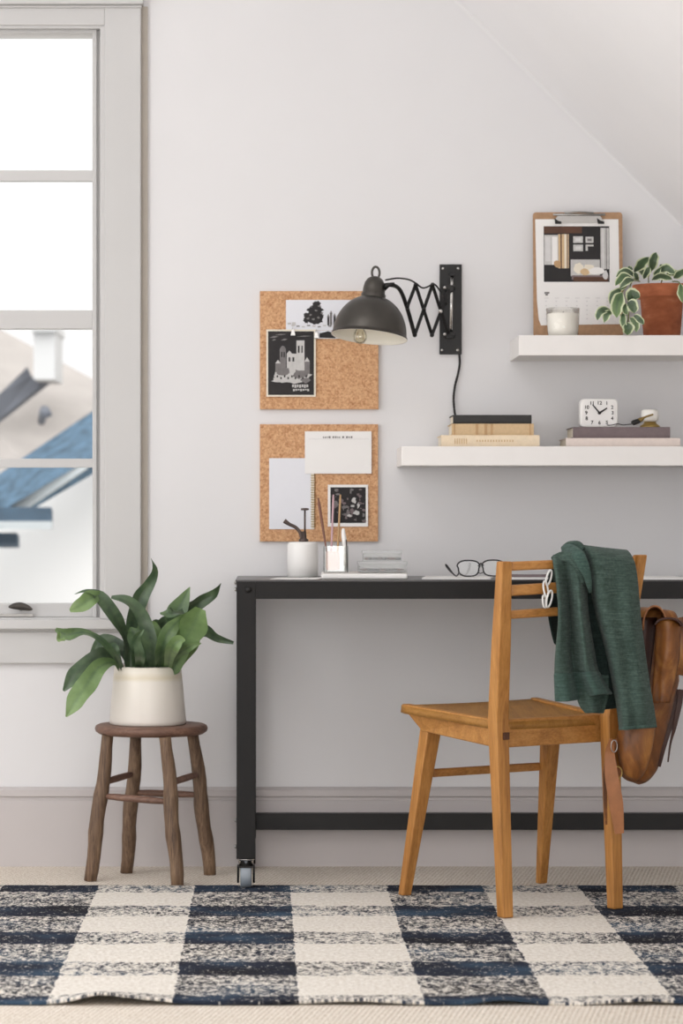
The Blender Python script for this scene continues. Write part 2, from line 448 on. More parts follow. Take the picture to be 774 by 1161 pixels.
# ================================================================== WINDOW
win = bpy.data.objects.new('window_1', None); COL.objects.link(win); win.location = (OR_, 0, 0); ORG['window_1'] = Vector((OR_, 0, 0)); struct(win)
W = M['trimwhite']
cR = X(160); cIn = X(119)
b = MB().box((cIn, -.022, OB), (cR, 0, Z(8)))
b.box((cIn - .012, -.014, OB), (cIn + .008, 0, OT)); struct(b.build('casing', W, win, bevel=.003))
b = MB().box((OL - (cR - cIn), -.022, OB), (OL, 0, Z(8))); struct(b.build('casing', W, win, bevel=.003))
b = MB().box((OL, -.020, Z(30)), (cIn, 0, Z(8))); b.box((OL, -.012, Z(33)), (cIn, 0, Z(26)))
struct(b.build('head_casing', W, win, bevel=.002))
b = MB().box((OL - .13, -.045, Z(8)), (X(163), 0, Z(-6))); b.box((OL - .12, -.030, Z(11)), (X(161), 0, Z(8)))
struct(b.build('head_cap', W, win, bevel=.003))
# jamb lining
b = MB(); b.box((cIn - .004, 0, OB), (cIn + .01, TH, OT)); b.box((OL - .01, 0, OB), (OL + .004, TH, OT))
b.box((OL, 0, OT - .004), (cIn, TH, OT + .01)); b.box((OL, 0, OB - .01), (cIn, TH, OB + .004))
struct(b.build('window_frame', W, win))
# sash stiles, rails
SD = 7.11; ys0, ys1 = SD - CAMD, SD - CAMD + .035
gR = X(105, SD); gL = OL + .03; gT = Z(38, SD); gB = Z(684, SD); mT, mB = Z(352, SD), Z(373, SD)
b = MB(); b.box((gR, ys0, OB + .004), (cIn - .004, ys1, OT - .004)); b.box((OL + .004, ys0, OB + .004), (gL, ys1, OT - .004))
b.box((gL, ys0, gT), (gR, ys1, OT - .004)); b.box((gL, ys0, OB + .004), (gR, ys1, gB)); b.box((gL, ys0 - .006, mB), (gR, ys1, mT))
b.box((gR, ys0 - .012, OB + .004), (X(110, SD), ys0, OT - .004))
b.box((gL, ys0 - .010, gT), (gR + .002, ys0, Z(34, SD)))
struct(b.build('sash', W, win, bevel=.002))
b = MB(); b.box((gL, ys0 + .002, Z(205, SD)), (gR, ys1 - .006, Z(193, SD))); b.box((gL, ys0 + .002, Z(530, SD)), (gR, ys1 - .006, Z(520, SD)))
struct(b.build('muntin', W, win, bevel=.001))
g = MB().box((gL, ys0 + .016, gB), (gR, ys0 + .019, gT)); struct(g.build('glass', M['window_glass'], win))
b = MB(); b.box((OL - .13, -.040, Z(713)), (X(162), .05, Z(702))); b.box((OL - .12, -.020, Z(716)), (X(160), 0, Z(713)))
struct(b.build('window_sill', W, win, bevel=.003))
b = MB(); b.box((OL - .115, -.018, Z(752)), (X(157), 0, Z(716))); struct(b.build('apron', W, win, bevel=.003))
# sash lock
p = at(22, 690, SD - .005)
b = MB(); b.box((X(-8, SD), ys0 - .012, Z(699, SD)), (X(38, SD), ys0, Z(696, SD)), 1)
o_ = struct(b.build('lock_base', [M['dark_bronze'], M['steel']], win))
rings = []
for k in range(13):
    t = k / 12; cx = 10 + 27 * t; h = 4.2 * math.sin(PI * min(1, max(.02, t)) ) ** .6 + .4
    c = at(cx, 688 - 1.5 * math.sin(PI * t) + 3 * t * t, SD - .03)
    rings.append([c + Vector((0, math.cos(a) * .009, math.sin(a) * h * .0023)) for a in [2*PI*i/10 for i in range(10)]])
b = MB().loft(rings); b.tube([at(24, 690, SD), at(24, 688, SD - .03)], .006, 8)
struct(b.build('sash_lock', M['dark_bronze'], win))
b = MB().box((X(160), -.008, Z(752)), (X(167.5), 0, Z(8))); struct(b.build('edge_strip_1', M['strip'], org=(X(160), 0, 0)))  # narrow darker beige strip along the casing's right edge

# ================================================================== OUTSIDE: neighbouring house
H = 15.0
def hp(px, py, d=0): return at(px, py, H + d)
hs = thing('neighbouring_house', 'white rendered neighbouring house with beige and blue roofs seen through the window', 'house', (X(20, H), H - CAMD, -3))
def slab(pts, mat, name, parent, off=(0, .12, -.05)): return MB().prism(pts, off).build(name, mat, parent)
slab([hp(-330, 215, 2), hp(0, 373, 1.8), hp(108, 431, 1.6), hp(170, 465, 1.2), hp(104, 466, .3), hp(26, 519, .1), hp(-330, 770, 0)], M['roof_beige'], 'main_roof', hs)
slab([hp(-60, 498, -.1), hp(0, 446, .2), hp(31, 416, .5), hp(36, 427, .5), hp(58, 429, .6), hp(0, 474, .2), hp(-60, 520, -.1)], M['roof_grey'], 'chimney_shadow_strip', hs, (0, .05, -.02))  # chimney's cast shadow modelled as a grey panel on the roof
ch = MB(); ch.box((X(38, H+.2), H-CAMD+.2, Z(430, H+.2)), (X(62, H+.2), H-CAMD+.8, Z(374, H+.2)))
ch.box((X(36, H+.2), H-CAMD+.15, Z(376, H+.2)), (X(64, H+.2), H-CAMD+.85, Z(368, H+.2))); chim = ch.build('chimney', M['chimney'], hs)
v = MB().tube([hp(47, 478, .2), hp(50, 464, 0)], .022, 10); v.tube([hp(46, 471, -.03), hp(57, 466, -.03)], .028, 10); v.build('roof_vent', M['roof_grey'], hs)
slab([hp(170, 424, .1), hp(104, 467, -.2), hp(26, 519, -.3), hp(-330, 760, -.4), hp(-330, 790, -1), hp(0, 580, -1), hp(98, 523, -.9), hp(170, 480, -.8)], M['roof_blue'], 'lower_roof', hs, (0, .1, -.08))
slab([hp(98, 523, -1), hp(98, 531, -1), hp(35, 573, -1.05), hp(0, 596, -1.1), hp(-330, 815, -1.1), hp(-330, 798, -1.1), hp(0, 581, -1.1)], M['fascia'], 'fascia_board', hs, (0, .1, 0))
slab([hp(-330, 575, -1.15), hp(20, 575, -1.15), hp(58, 575, -1.15), hp(58, 591, -1.25), hp(-330, 591, -1.25)], M['roof_blue_deep'], 'porch_roof', hs, (0, .1, -.02))
slab([hp(-330, 591, -1.27), hp(59, 591, -1.27), hp(58, 600, -1.27), hp(-330, 600, -1.27)], M['fascia'], 'porch_gutter', hs, (0, .1, 0))
slab([hp(-330, 604, -1.15), hp(19, 604, -1.15), hp(19, 617, -1.15), hp(-330, 617, -1.15)], M['roof_blue_deep'], 'window_hood', hs, (0, .15, -.02))
wl = MB().prism([hp(-330, 560, 0), hp(60, 540, 0), hp(112, 510, 0), hp(300, 430, 0), hp(300, 1500, 0), hp(-330, 1500, 0)], (0, .2, 0)); wl.build('wall', M['house_white'], hs)
struct(MB().box((-30, .6, -3.4), (30, 40, -3.3)).build('ground_outside', M['ground_out'], org=(0, 20, -3.4)))

# ================================================================== RUG
RX0, RX1, RYB, RYF = -1.10, 1.92, -.432, -2.045
def rugz(x, y):
    e = max(0, 1 - (y - RYF) / .22)
    e = e * e
    z = .0065
    for cx, w, a in ((-.30, .06, .018), (-.21, .06, .008), (.18, .10, .006), (.44, .05, .008), (.55, .04, -.002), (.70, .07, .007), (-.62, .08, .004)):
        z += a * math.exp(-((x - cx) / w) ** 2) * e
    z += .0012 * noise.noise(Vector((x * 6, y * 6, 0))) + .0005
    return z
def rugf(u, v):
    x = RX0 + (RX1 - RX0) * u; y = RYB + (RYF - RYB) * v
    y2 = y + .010 * noise.noise(Vector((x * 5, v * 2, 3))) + (.006 * noise.noise(Vector((x * 40, v * 2, 9))) if v < .001 or v > .999 else 0)
    return Vector((x, y2, rugz(x, y)))
rug = MB().grid(rugf, 240, 90).build('area_rug', M['rug'], org=(0, 0, 0), solid=.0062, offset=-1, fixn=False)
rug.data.flip_normals() if rug.data.polygons[0].normal.z < 0 else None
tag(rug, 'flat woven rug in navy and cream checks under the desk chair', 'rug')

# ================================================================== DESK
DF = 6.58; yF = DF - CAMD; yB = -.028
xl = X(268, DF); xr = xl + 1.50
zT = Z(657.5, DF); zA = Z(679, DF); lw = .0455
desk = thing('rolling_desk', 'long black steel frame desk on casters standing against the wall', 'desk', ((xl + xr) / 2, (yF + yB) / 2, 0))
b = MB(); b.box((xl - .002, yF - .001, zT - .004), (xr + .002, yB, zT)); b.build('desktop', M['desk_top'], desk)
b = MB(); b.box((xl + lw, yF, zA), (xr - lw, yF + .02, zT - .004)); b.build('front_rail', M['black_metal'], desk, bevel=.001)
b = MB(); b.box((xl + lw, yB - .02, zA), (xr - lw, yB, zT - .004)); b.build('back_rail', M['black_metal'], desk, bevel=.001)
for x in (xl + .001, xr - .02):
    b = MB(); b.box((x, yF + lw, zA), (x + .019, yB - lw, zT - .004)); b.build('side_rail', M['black_metal'], desk, bevel=.001)
zL = Z(974, DF)
for x, y in ((xl, yF), (xr - lw, yF), (xl, yB - lw), (xr - lw, yB - lw)):
    b = MB(); b.box((x, y, zL), (x + lw, y + lw, zT - .004)); b.build('leg', M['black_metal'], desk, bevel=.001)
b = MB(); b.box((xl + lw, yB - .03, Z(939.5, yB + CAMD)), (xr - lw, yB, Z(921, yB + CAMD))); b.build('stretcher', M['plate_black'], desk, bevel=.001)
for x in (xl + .001, xr - .022):
    b = MB(); b.box((x, yF + lw, .10), (x + .02, yB - lw, .14)); b.build('stretcher', M['plate_black'], desk, bevel=.001)
for px_, pys in (('L', (653, 660.5, 668.5, 931, 961)),):
    for i, py in enumerate(pys):
        z = Z(py, DF); yy = yF + .022 + (.012 if i == 1 else 0)
        b = MB().lathe([(0, 0), (.005, 0), (.0048, .004), (.002, .006), (0, .006)], (xl, yy, min(z, zT - .007)), 12, mat=Matrix.Rotation(-PI/2, 4, 'Y'))
        b.build('bolt', M['steel'] if i != 1 else M['black_metal'], desk)
for px, py in ((281.5, 668.5),):
    c = at(px, py, DF); b = MB().lathe([(0, 0), (.008, 0), (.0075, .004), (0, .005)], c, 14, mat=Matrix.Rotation(PI/2, 4, 'X')); b.build('bolt', M['plate_black'], desk)
for x, y in ((xl + lw/2, yF + lw/2), (xr - lw/2, yF + lw/2), (xl + lw/2, yB - lw/2), (xr - lw/2, yB - lw/2)):
    onrug = y < -.4
    zf = .0075 if onrug else 0.0
    b = MB().lathe([(0, zL), (.021, zL), (.021, zL - .004), (.017, zL - .006), (.017, zL - .018), (.010, zL - .020), (0, zL - .020)], (x, y, 0), 20)
    ca = b.build('caster', M['chrome'], desk)
    r = .0275; zc = zf + r
    b = MB()
    for sgn in (-1, 1):
        pts = [(x + sgn*.0165, y - .019, zL - .018), (x + sgn*.0165, y + .019, zL - .018), (x + sgn*.0165, y + .016, zc + .004), (x + sgn*.0165, y + .006, zc - .016), (x + sgn*.0165, y - .006, zc - .016), (x + sgn*.0165, y - .016, zc + .004)]
        b.prism(pts, (sgn * .005, 0, 0))
    b.box((x - .0165, y - .019, zL - .022), (x + .0165, y + .019, zL - .018))
    b.build('fork', M['plate_black'], ca, bevel=.001)
    b = MB().lathe([(0, -.0135), (r - .003, -.0135), (r, -.010), (r, .010), (r - .003, .0135), (0, .0135)], (x, y, zc), 28, mat=Matrix.Rotation(PI/2, 4, 'Y')); b.build('wheel', M['grey_wheel'], ca)

# ================================================================== CHAIR
U = Vector((.864, .504, 0)); V = Vector((.504, -.864, 0))
B = {'foot': at(572.5, 1040, 6.105), 'seat': at(564.5, 818, 6.11), 'top': at(571.5, 636.5, 6.05)}
Dp = {'foot': at(697, 1030, 6.245), 'seat': at(691, 812, 6.25), 'top': at(725.5, 629, 6.20)}
for q in (B, Dp): q['foot'].z = .0078
Af, At = at(458.5, 1015, 6.47), at(489, 822, 6.44)
Cf, Ct = at(613.5, 1003, 6.675), at(625, 812, 6.59)
Af.z = .0078; Cf.z = .0078
chair = thing('desk_chair', 'honey oak side chair with ladder back turned towards the desk', 'chair', (Af + B['foot'] + Cf + Dp['foot']) / 4 * Vector((1, 1, 0)).to_3d() if False else Vector((.58, -.72, 0)))
def post(q, wtop):
    mid = (B['seat'] + B['top']) / 2
    pts = [q['foot'], q['foot'].lerp(q['seat'], .82), q['seat'], q['seat'].lerp(q['top'], .5), q['top']]
    return MB().beam(pts, [.028, .033, .034, .033, wtop], [.026, .034, .036, .032, .024], U, V)
post(B, .027).build('back_leg', M['oak'], chair, bevel=.003)
post(Dp, .024).build('back_leg', M['oak'], chair, bevel=.003)
MB().beam([Af, At], [.024, .040], [.022, .036], U, V).build('front_leg', M['oak'], chair, bevel=.003)
MB().beam([Cf, Ct], [.022, .040], [.020, .036], U, V).build('front_leg', M['oak'], chair, bevel=.003)
# seat frame: corners (top)
cA, cC, cB, cD = at(455, 798, 6.47), at(610, 790.5, 6.69), at(563, 816.5, 6.125), at(692, 809.5, 6.28)
up = Vector((0, 0, 1))
def rail(p, q, h0, h1, th, side, name, mat, bev=.003):   # vertical board between top points p,q
    s = side * th
    b = MB().hexa([p - up*h0, q - up*h1, q - up*h1 + s, p - up*h0 + s, p, q, q + s, p + s]); return b.build(name, mat, chair, bevel=bev)
# left rail with its slanted nose
n1 = at(478, 829, 6.43)
lowB = cB - up * .063
e = (cB - cA).normalized()
MB().prism([cA, cB, lowB, n1, cA - up*.006], U * .024).build('seat_rail', M['oak_x'], chair, bevel=.003)
n2 = n1 + (cC - cA)
MB().prism([cC, cD, cD - up*.063, n2 + up*.004, cC - up*.006], -U * .024).build('seat_rail', M['oak_x'], chair, bevel=.003)
rail(cB - V*.0 + U*.01, cD - U*.01, .063, .063, .024, -V, 'seat_rail', M['oak_x'])
# front rail between front legs
MB().beam([At + up*.005, Ct + up*.005], [.022, .022], [.05, .05], V, up).build('seat_rail', M['oak_x'], chair, bevel=.002)
# seat board, slightly hollowed, between the side rails
def seatf(u, v):
    p = cA.lerp(cC, u).lerp(cB.lerp(cD, u), v)
    d = .004 + .007 * (math.sin(PI * min(1, max(0, u))) ** .8) * (math.sin(PI * (.12 + .85 * v)) ** .5 if 0 < (.12+.85*v) < 1 else 0)
    if v < .02 : d *= .6
    return p - up * d
sb = MB().grid(seatf, 24, 24).build('seat', M['oak_seat'], chair, solid=.018, offset=-1, fixn=False)
if sb.data.polygons[0].normal.z < 0: sb.data.flip_normals()
# back slats
for t0, t1, h in (((578, 642), (722, 635.5), .020), ((577, 669.5), (722, 660), .024), ((575, 697), (716, 687), .019)):
    fr = (t0[1] - 636.5) / (818 - 636.5)
    DB = 6.05 + .06 * fr; DD = 6.20 + .05 * fr
    p, q = at(t0[0], t0[1], DB + .012), at(t1[0], t1[1], DD + .004)
    pts = [p.lerp(q, k / 8) - V * (.012 * math.sin(PI * k / 8) * -1) for k in range(9)]
    MB().beam(pts, [.016] * 9, [h] * 9, V, up).build('back_slat', M['oak_x'], chair, bevel=.004)
MB().beam([at(489, 876.5, 6.475), at(620, 868.5, 6.635)], [.018] * 2, [.019] * 2, V, up).build('stretcher', M['oak_x'], chair, bevel=.004)
c = at(569, 834, 6.11) + V * .0165
MB().beam([c - V*.004, c + V*.0015], [.016] * 2, [.016] * 2, U, up).build('peg', M['peg'], chair, bevel=.001)

# ================================================================== SWEATER
def patch(rows, nu, nv, fold=None, name='body', mat=None, parent=None, org=None, solid=.005, sub=1):
    Ls = crom([Vector(r[0]) for r in rows], nv); Rs = crom([Vector(r[1]) for r in rows], nv)
    def fn(u, v):
        k = min(nv, int(round(v * nv)))
        a, c = Ls[k], Rs[k]; q = a.lerp(c, u)
        if fold: q = q + Vector(fold(u, v))
        return at(q.x, q.y, q.z)
    o = MB().grid(fn, nu, nv).build(name, mat, parent, org=org, solid=solid, offset=0, sub=sub, fixn=False)
    return o
s_org = at(680, 825, 6.1)
NS = 48
def surf(rows, fold):
    """smooth drape surface through hand placed edge rows (px, py, depth)"""
    Ls = crom([Vector(r[0]) for r in rows], 96); Rs = crom([Vector(r[1]) for r in rows], 96)
    def fn(u, v, off=0):
        t = min(1, max(0, v)) * 96; k = min(95, int(t)); f = t - k
        q = (Ls[k].lerp(Ls[k+1], f)).lerp(Rs[k].lerp(Rs[k+1], f), u) + Vector(fold(u, v)); return at(q.x, q.y, q.z - off)
    return fn
def fbody(u, v):
    k = min(1, max(0, (v - .30) / .25))
    fold = .024 * math.cos(2*PI*(1.75*u + .30 + .05*math.sin(4*v))) + .003 * math.cos(9*PI*u + 3*v)
    turn = .075 * max(0, (u - .84) / .16) ** 1.6
    return (1.6 * math.sin(2*PI*1.1*u + 5*v) * k * (1 - u) , (2.2 * math.sin(5.5*u + .6)) * max(0, v - .8) * 5, (fold * (.65 + .5*v) + turn) * k)
body = surf([((630, 700, 6.215), (672, 700, 6.235)), ((627, 655, 6.195), (670, 645, 6.205)), ((627, 631, 6.135), (666, 620, 6.15)),
             ((626, 637, 6.085), (664, 632, 6.08)), ((630, 662, 6.07), (666, 660, 6.07)), ((633, 700, 6.06), (669, 700, 6.06)),
             ((631, 735, 6.055), (676, 735, 6.06)), ((630, 762, 6.05), (682, 762, 6.055)), ((631, 794, 6.05), (698, 788, 6.055))], fbody)
sw = MB().grid(body, 52, 60).build('green_sweater', M['knit'], None, org=s_org, solid=.004, sub=1, fixn=False)
tag(sw, 'dark green knitted sweater draped over the back of the oak chair', 'sweater')
MB().grid(lambda u, v: body(u, .875 + .132*v, .0055 - .002*(v < .01)), 52, 10).build('hem_band', M['knit_hem'], sw, solid=.006, sub=1, fixn=False)
# inner layers: lining darkened as gap shade, and the lower layer showing under the hem
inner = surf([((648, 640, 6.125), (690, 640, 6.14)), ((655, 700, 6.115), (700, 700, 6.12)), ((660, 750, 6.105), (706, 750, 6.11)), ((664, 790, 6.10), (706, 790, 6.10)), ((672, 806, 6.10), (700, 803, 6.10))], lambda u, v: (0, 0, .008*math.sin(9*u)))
MB().grid(inner, 16, 24).build('gap_shade_lining', M['knit_dark'], sw, solid=.004, sub=1, fixn=False)
under = surf([((646, 765, 6.07), (690, 765, 6.085)), ((653, 790, 6.06), (690, 786, 6.075)), ((657, 801, 6.055), (688, 795, 6.07)), ((663, 808.5, 6.055), (684, 809, 6.065))], lambda u, v: (0, 0, .014*math.cos(7*u)))
MB().grid(under, 18, 14).build('lower_layer', M['knit'], sw, solid=.005, sub=1, fixn=False)
# sleeve falling at the right
def fs(u, v):
    k = min(1, max(0, (v - .30) / .25))
    bul = -.034 * math.sin(PI * min(1, max(0, u))) ** .6 * (0.45 + .55*k)
    edge = .05 * max(0, (.14 - u) / .14) ** 1.5
    ripple = .0065 * math.sin(2*PI*1.9*u + 2.2*v + .5) * k + .004*math.sin(24*v + 5*u) * k * (u > .02)
    return (1.0*math.sin(8*v), 0, bul + edge + ripple)
sleeve = surf([((664, 690, 6.235), (716, 690, 6.285)), ((662, 640, 6.21), (716, 640, 6.26)), ((656, 620, 6.15), (710, 624.5, 6.20)), ((660, 622, 6.09), (718, 636, 6.13)), ((667, 645, 6.07), (723, 660, 6.11)),
       ((675, 694, 6.07), (727, 700, 6.105)), ((687, 738, 6.065), (731, 735, 6.10)), ((693, 770, 6.06), (736, 775, 6.09)), ((698, 800, 6.05), (740, 802, 6.08)), ((701, 828, 6.05), (743, 825, 6.08))], fs)
MB().grid(sleeve, 32, 64).build('sleeve', M['knit'], sw, solid=.005, sub=1, fixn=False)
MB().grid(lambda u, v: sleeve(u, .975 + .026*v, .004), 32, 4).build('cuff_edge', M['knit_hem'], sw, solid=.006, sub=1, fixn=False)
# folded collar edge running from the crest down along the dark gap
def tubeflat(pts, w, name, mat, parent, flat=.35):
    pp = crom(pts, 30); b = MB(); rings = []
    for i, q in enumerate(pp):
        c = at(q.x, q.y, q.z)
        qn = pp[min(i+1, 30)]; qp = pp[max(i-1, 0)]
        t = (at(qn.x, qn.y, qn.z) - at(qp.x, qp.y, qp.z)).normalized()
        nrm = Vector((0, -1, 0)); sd = t.cross(nrm).normalized(); nn = sd.cross(t)
        r = lerpl(w, i / 30)
        rings.append([c + sd * math.cos(a) * r + nn * math.sin(a) * r * flat for a in [2*PI*k/12 for k in range(12)]])
    b.loft(rings); return b.build(name, mat, parent)
tubeflat([(638, 622, 6.15), (647, 624, 6.09), (655, 630, 6.05), (661, 641, 6.04), (666, 654, 6.042), (669, 672, 6.06)], [.010, .014, .015, .013, .009, .003], 'collar', M['knit_hem'], sw)
tubeflat([(626, 634, 6.12), (637, 631, 6.08), (649, 634, 6.06), (657, 645, 6.05), (660, 662, 6.06)], [.006, .011, .012, .009, .004], 'collar', M['knit'], sw)
tubeflat([(638, 622, 6.17), (646, 619, 6.13), (655, 619, 6.12), (661, 624, 6.11)], [.006, .011, .011, .007], 'collar', M['knit'], sw, .8)
# far side of the drape seen through the slats
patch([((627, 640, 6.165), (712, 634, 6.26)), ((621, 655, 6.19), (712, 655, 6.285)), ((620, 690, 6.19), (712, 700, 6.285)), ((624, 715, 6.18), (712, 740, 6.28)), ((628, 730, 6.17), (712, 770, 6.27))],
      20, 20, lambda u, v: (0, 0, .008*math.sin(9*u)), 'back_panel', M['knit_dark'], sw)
# white beaded loop on the slats
bl = MB()
for cx, cy, rx, ry, D, sl in ((622, 655, 2.6, 8.5, 6.068, -.25), (618.5, 668, 2.4, 9, 6.064, .15), (622.5, 679, 2.8, 9.5, 6.06, -.2), (617, 682, 2.0, 7, 6.066, .1)):
    bl.tube([at(cx + rx*math.cos(2*PI*k/20) + sl*ry*math.sin(2*PI*k/20), cy + ry*math.sin(2*PI*k/20), D + .004*math.cos(2*PI*k/20)) for k in range(20)], .0023, 8, closed=True)
tag(bl.build('ring_strand', M['white_cord']), 'thin white strand of long rings hanging on the chair back beside the sweater', 'strand')

# ================================================================== LEATHER BACKPACK
bp_org = at(725, 888, 6.24)
bp = thing('leather_backpack', 'tan leather backpack hanging from the right rear post of the chair', 'backpack', bp_org)
def bag_ring(cx, cy, rx, dr, D, pw=2.6, n=36):
    ring = []
    for k in range(n):
        a = 2*PI*k/n; ca, sa = math.cos(a), math.sin(a)
        ux = math.copysign(abs(ca) ** (2/pw), ca); uy = math.copysign(abs(sa) ** (2/pw), sa)
        w = 1 + .05 * noise.noise(Vector((cx*.05 + ux*2, cy*.05, uy*2))) + .03 * noise.noise(Vector((ux*5, cy*.12, uy*5)))
        ring.append(at(cx + ux*rx*w, cy + 1.5*ux, D) + Vector((0, uy*dr*w, 0)))
    return ring
secs = [(742, 690, 5, .01), (742, 691, 20, .035), (741, 700, 27, .048), (741, 720, 30, .055), (740, 745, 31, .058), (738, 770, 30, .060), (734, 795, 30, .062), (730, 820, 29, .063),
        (728, 845, 25, .062), (725, 865, 21, .056), (721, 878, 18, .044), (720, 885, 12, .028), (720, 888, 4, .008)]
cs = crom([Vector((a, b_, c_)) for a, b_, c_, d_ in secs], 60); ds = crom([Vector((d_, 0, 0)) for a, b_, c_, d_ in secs], 60)
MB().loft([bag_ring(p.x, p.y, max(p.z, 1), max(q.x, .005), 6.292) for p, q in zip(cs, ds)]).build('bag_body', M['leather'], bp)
# dark patch painting shade onto the bag's side towards the chair
def side_shade(u, v):
    y = 700 + 130 * v; cx = 712 + 30*u - 5*v; w = 24 - 4*v
    q = at(720 + (24 - 8*v) * u - 7*v, y, 6.232 - .018 * math.sin(PI*u)); return q
MB().grid(side_shade, 10, 20).build('side_shade_patch', M['dark_leather'], bp, solid=.004, fixn=False)
# front pocket low
secs2 = [(724, 800, 14, .02), (723, 815, 19, .034), (720, 840, 20, .040), (718, 862, 17, .036), (717, 878, 11, .022), (717, 884, 4, .006)]
cs = crom([Vector((a, b_, c_)) for a, b_, c_, d_ in secs2], 30); ds = crom([Vector((d_, 0, 0)) for a, b_, c_, d_ in secs2], 30)
MB().loft([bag_ring(p.x, p.y, max(p.z, 1), max(q.x, .004), 6.205) for p, q in zip(cs, ds)]).build('front_pocket', M['leather'], bp)
# flap rolled over the top
def flap(u, v):
    a = PI * (.05 + .95*u)
    x = 757 - 15*math.cos(a) + 2*v; y = 708 - 9*math.sin(a) + 2
    return at(x, y, 6.15 + .16*v)
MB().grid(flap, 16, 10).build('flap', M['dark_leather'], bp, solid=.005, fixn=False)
def flap2(u, v):   # lit front flap panel
    xl_ = 744 - 2*v - 6*max(0, v-.5); xr_ = 771 - 4*v - 16*max(0, v-.45)
    x = xl_ + (xr_-xl_)*u; y = 707 + 90*v - 5*math.sin(PI*u)*(1-v)
    return at(x, y, 6.185 - .02*math.sin(PI*u) + .006*math.sin(9*v+2*u))
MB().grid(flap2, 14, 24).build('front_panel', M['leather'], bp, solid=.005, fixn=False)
# top handle loop
def tr(pts, n): return [at(q.x, q.y, q.z) for q in crom(pts, n)]
def strapf(pts, w, th, name, mat, parent, up_=None, n=30):
    pp = tr(pts, n); rings = []
    for i, c in enumerate(pp):
        t = (pp[min(i+1, n)] - pp[max(i-1, 0)]).normalized()
        nrm = Vector(up_ or (0, -1, 0)); sd = t.cross(nrm).normalized(); nn = sd.cross(t)
        ww = lerpl(w, i/n) if isinstance(w, list) else w
        rings.append([c - sd*ww/2 - nn*th/2, c + sd*ww/2 - nn*th/2, c + sd*ww/2 + nn*th/2, c - sd*ww/2 + nn*th/2])
    return MB().loft(rings, smooth=False).build(name, mat, parent)
def hood(u, v):
    a = PI * u
    return at(742 - 13*math.cos(a) - 1*v, 712 - 25*math.sin(a)**.8 + 6*v*(1-u), 6.17 + .10*v)
MB().grid(hood, 18, 8).build('handle', M['leather_pale'], bp, solid=.004, fixn=False)
strapf([(769, 782, 6.2), (766, 798, 6.19), (760, 822, 6.19), (753, 845, 6.19), (747, 869, 6.2)], [.009, .011, .011, .009, .007], .004, 'buckle_strap', M['dark_leather'], bp)
strapf([(772, 782, 6.19), (770, 798, 6.18), (765, 822, 6.18), (760, 842, 6.185), (757, 864, 6.185)], [.011, .012, .009, .0045, .003], .003, 'buckle_strap', M['dark_leather'], bp)
strapf([(772, 700, 6.25), (776, 720, 6.24), (774, 745, 6.24), (770, 765, 6.25)], .024, .006, 'side_strap', M['leather'], bp)
# shoulder straps hanging down over the rear leg
strapf([(693, 838, 6.20), (691, 855, 6.18), (693, 880, 6.175), (698, 910, 6.175), (702, 945, 6.18)], [.008, .022, .030, .032, .020], .004, 'shoulder_strap', M['leather_pale'], bp)
strapf([(704, 878, 6.22), (697, 868, 6.2), (694, 850, 6.2), (699, 838, 6.21)], [.008, .010, .010, .007], .004, 'shoulder_strap', M['leather_pale'], bp)
strapf([(690, 850, 6.215), (686, 875, 6.205), (686, 905, 6.205), (687, 935, 6.21)], [.006, .010, .008, .005], .003, 'shoulder_strap', M['leather'], bp)
strapf([(724, 640, 6.225), (719, 655, 6.245), (718, 680, 6.25), (722, 705, 6.255), (730, 725, 6.26)], .022, .005, 'shoulder_strap', M['dark_leather'], bp)
b = MB().tube([at(700 + 5*math.cos(2*PI*k/16), 876 + 7*math.sin(2*PI*k/16), 6.175) for k in range(16)], .0013, 6, closed=True); b.build('ring', M['brass'], bp)
b = MB().tube([at(696 + 3.5*math.cos(2*PI*k/16), 846 + 7*math.sin(2*PI*k/16), 6.175) for k in range(16)], .0012, 6, closed=True); b.build('ring', M['steel'], bp)

# ================================================================== STOOL + PLANTER
SC = Vector((-.283, -.255, 0))
sD = CAMD + SC.y
zs = .3855; st = thing('wooden_stool', 'small rustic dark wood stool holding the white planter', 'stool', (SC.x, SC.y, 0))
b = MB(); rings = []
R_ = .141
for r, z in ((.0, zs - .024), (R_ - .012, zs - .024), (R_ - .002, zs - .017), (R_, zs - .010), (R_ - .003, zs - .003), (R_ - .009, zs), (.0, zs)):
    rings.append([Vector((SC.x + r*math.cos(2*PI*k/48)*(1+.012*math.sin(3*2*PI*k/48)), SC.y + r*math.sin(2*PI*k/48), z)) for k in range(48)])
b.loft(rings, caps=False); b.build('seat', M['rustic_seat'], st)
feet = [at(102, 1001, 6.775), at(143, 990, 6.93), at(201, 1005.5, 6.695), at(238, 992.5, 6.894)]
tops = [at(123, 838, 6.765), at(155, 838, 6.885), at(188, 838, 6.70), at(219, 838, 6.84)]
for p, q in zip(feet, tops):
    p.z = 0.0; q.z = zs - .022
    pts = [p.lerp(q, t) + Vector((.002*math.sin(11*t), .002*math.cos(9*t), 0)) for t in [i/12 for i in range(13)]]
    rs = [.0155 + .0035*math.sin(PI*min(1, i/12*1.15)) * (.8 + .35*math.sin(i*2.1 + p.x*30)) - .001*(i > 10) for i in range(13)]
    if p.y < -.33: pts[0].z = .0
    MB().tube(pts, rs, 12).build('leg', M['rustic'], st)
def onleg(i, z):
    p, q = feet[i], tops[i]; t = (z - p.z) / (q.z - p.z); return p.lerp(q, t)
for i, j, za, zb_ in ((0, 2, .212, .204), (1, 3, .207, .205), (0, 1, .245, .255), (2, 3, .250, .258)):
    a_, c_ = onleg(i, za), onleg(j, zb_)
    MB().tube([a_.lerp(c_, t) for t in (0, .25, .5, .75, 1)], [.006, .0085, .009, .0085, .006], 10).build('rung', M['rustic_seat'], st)
PC = Vector((X(167.5, sD), SC.y, zs))
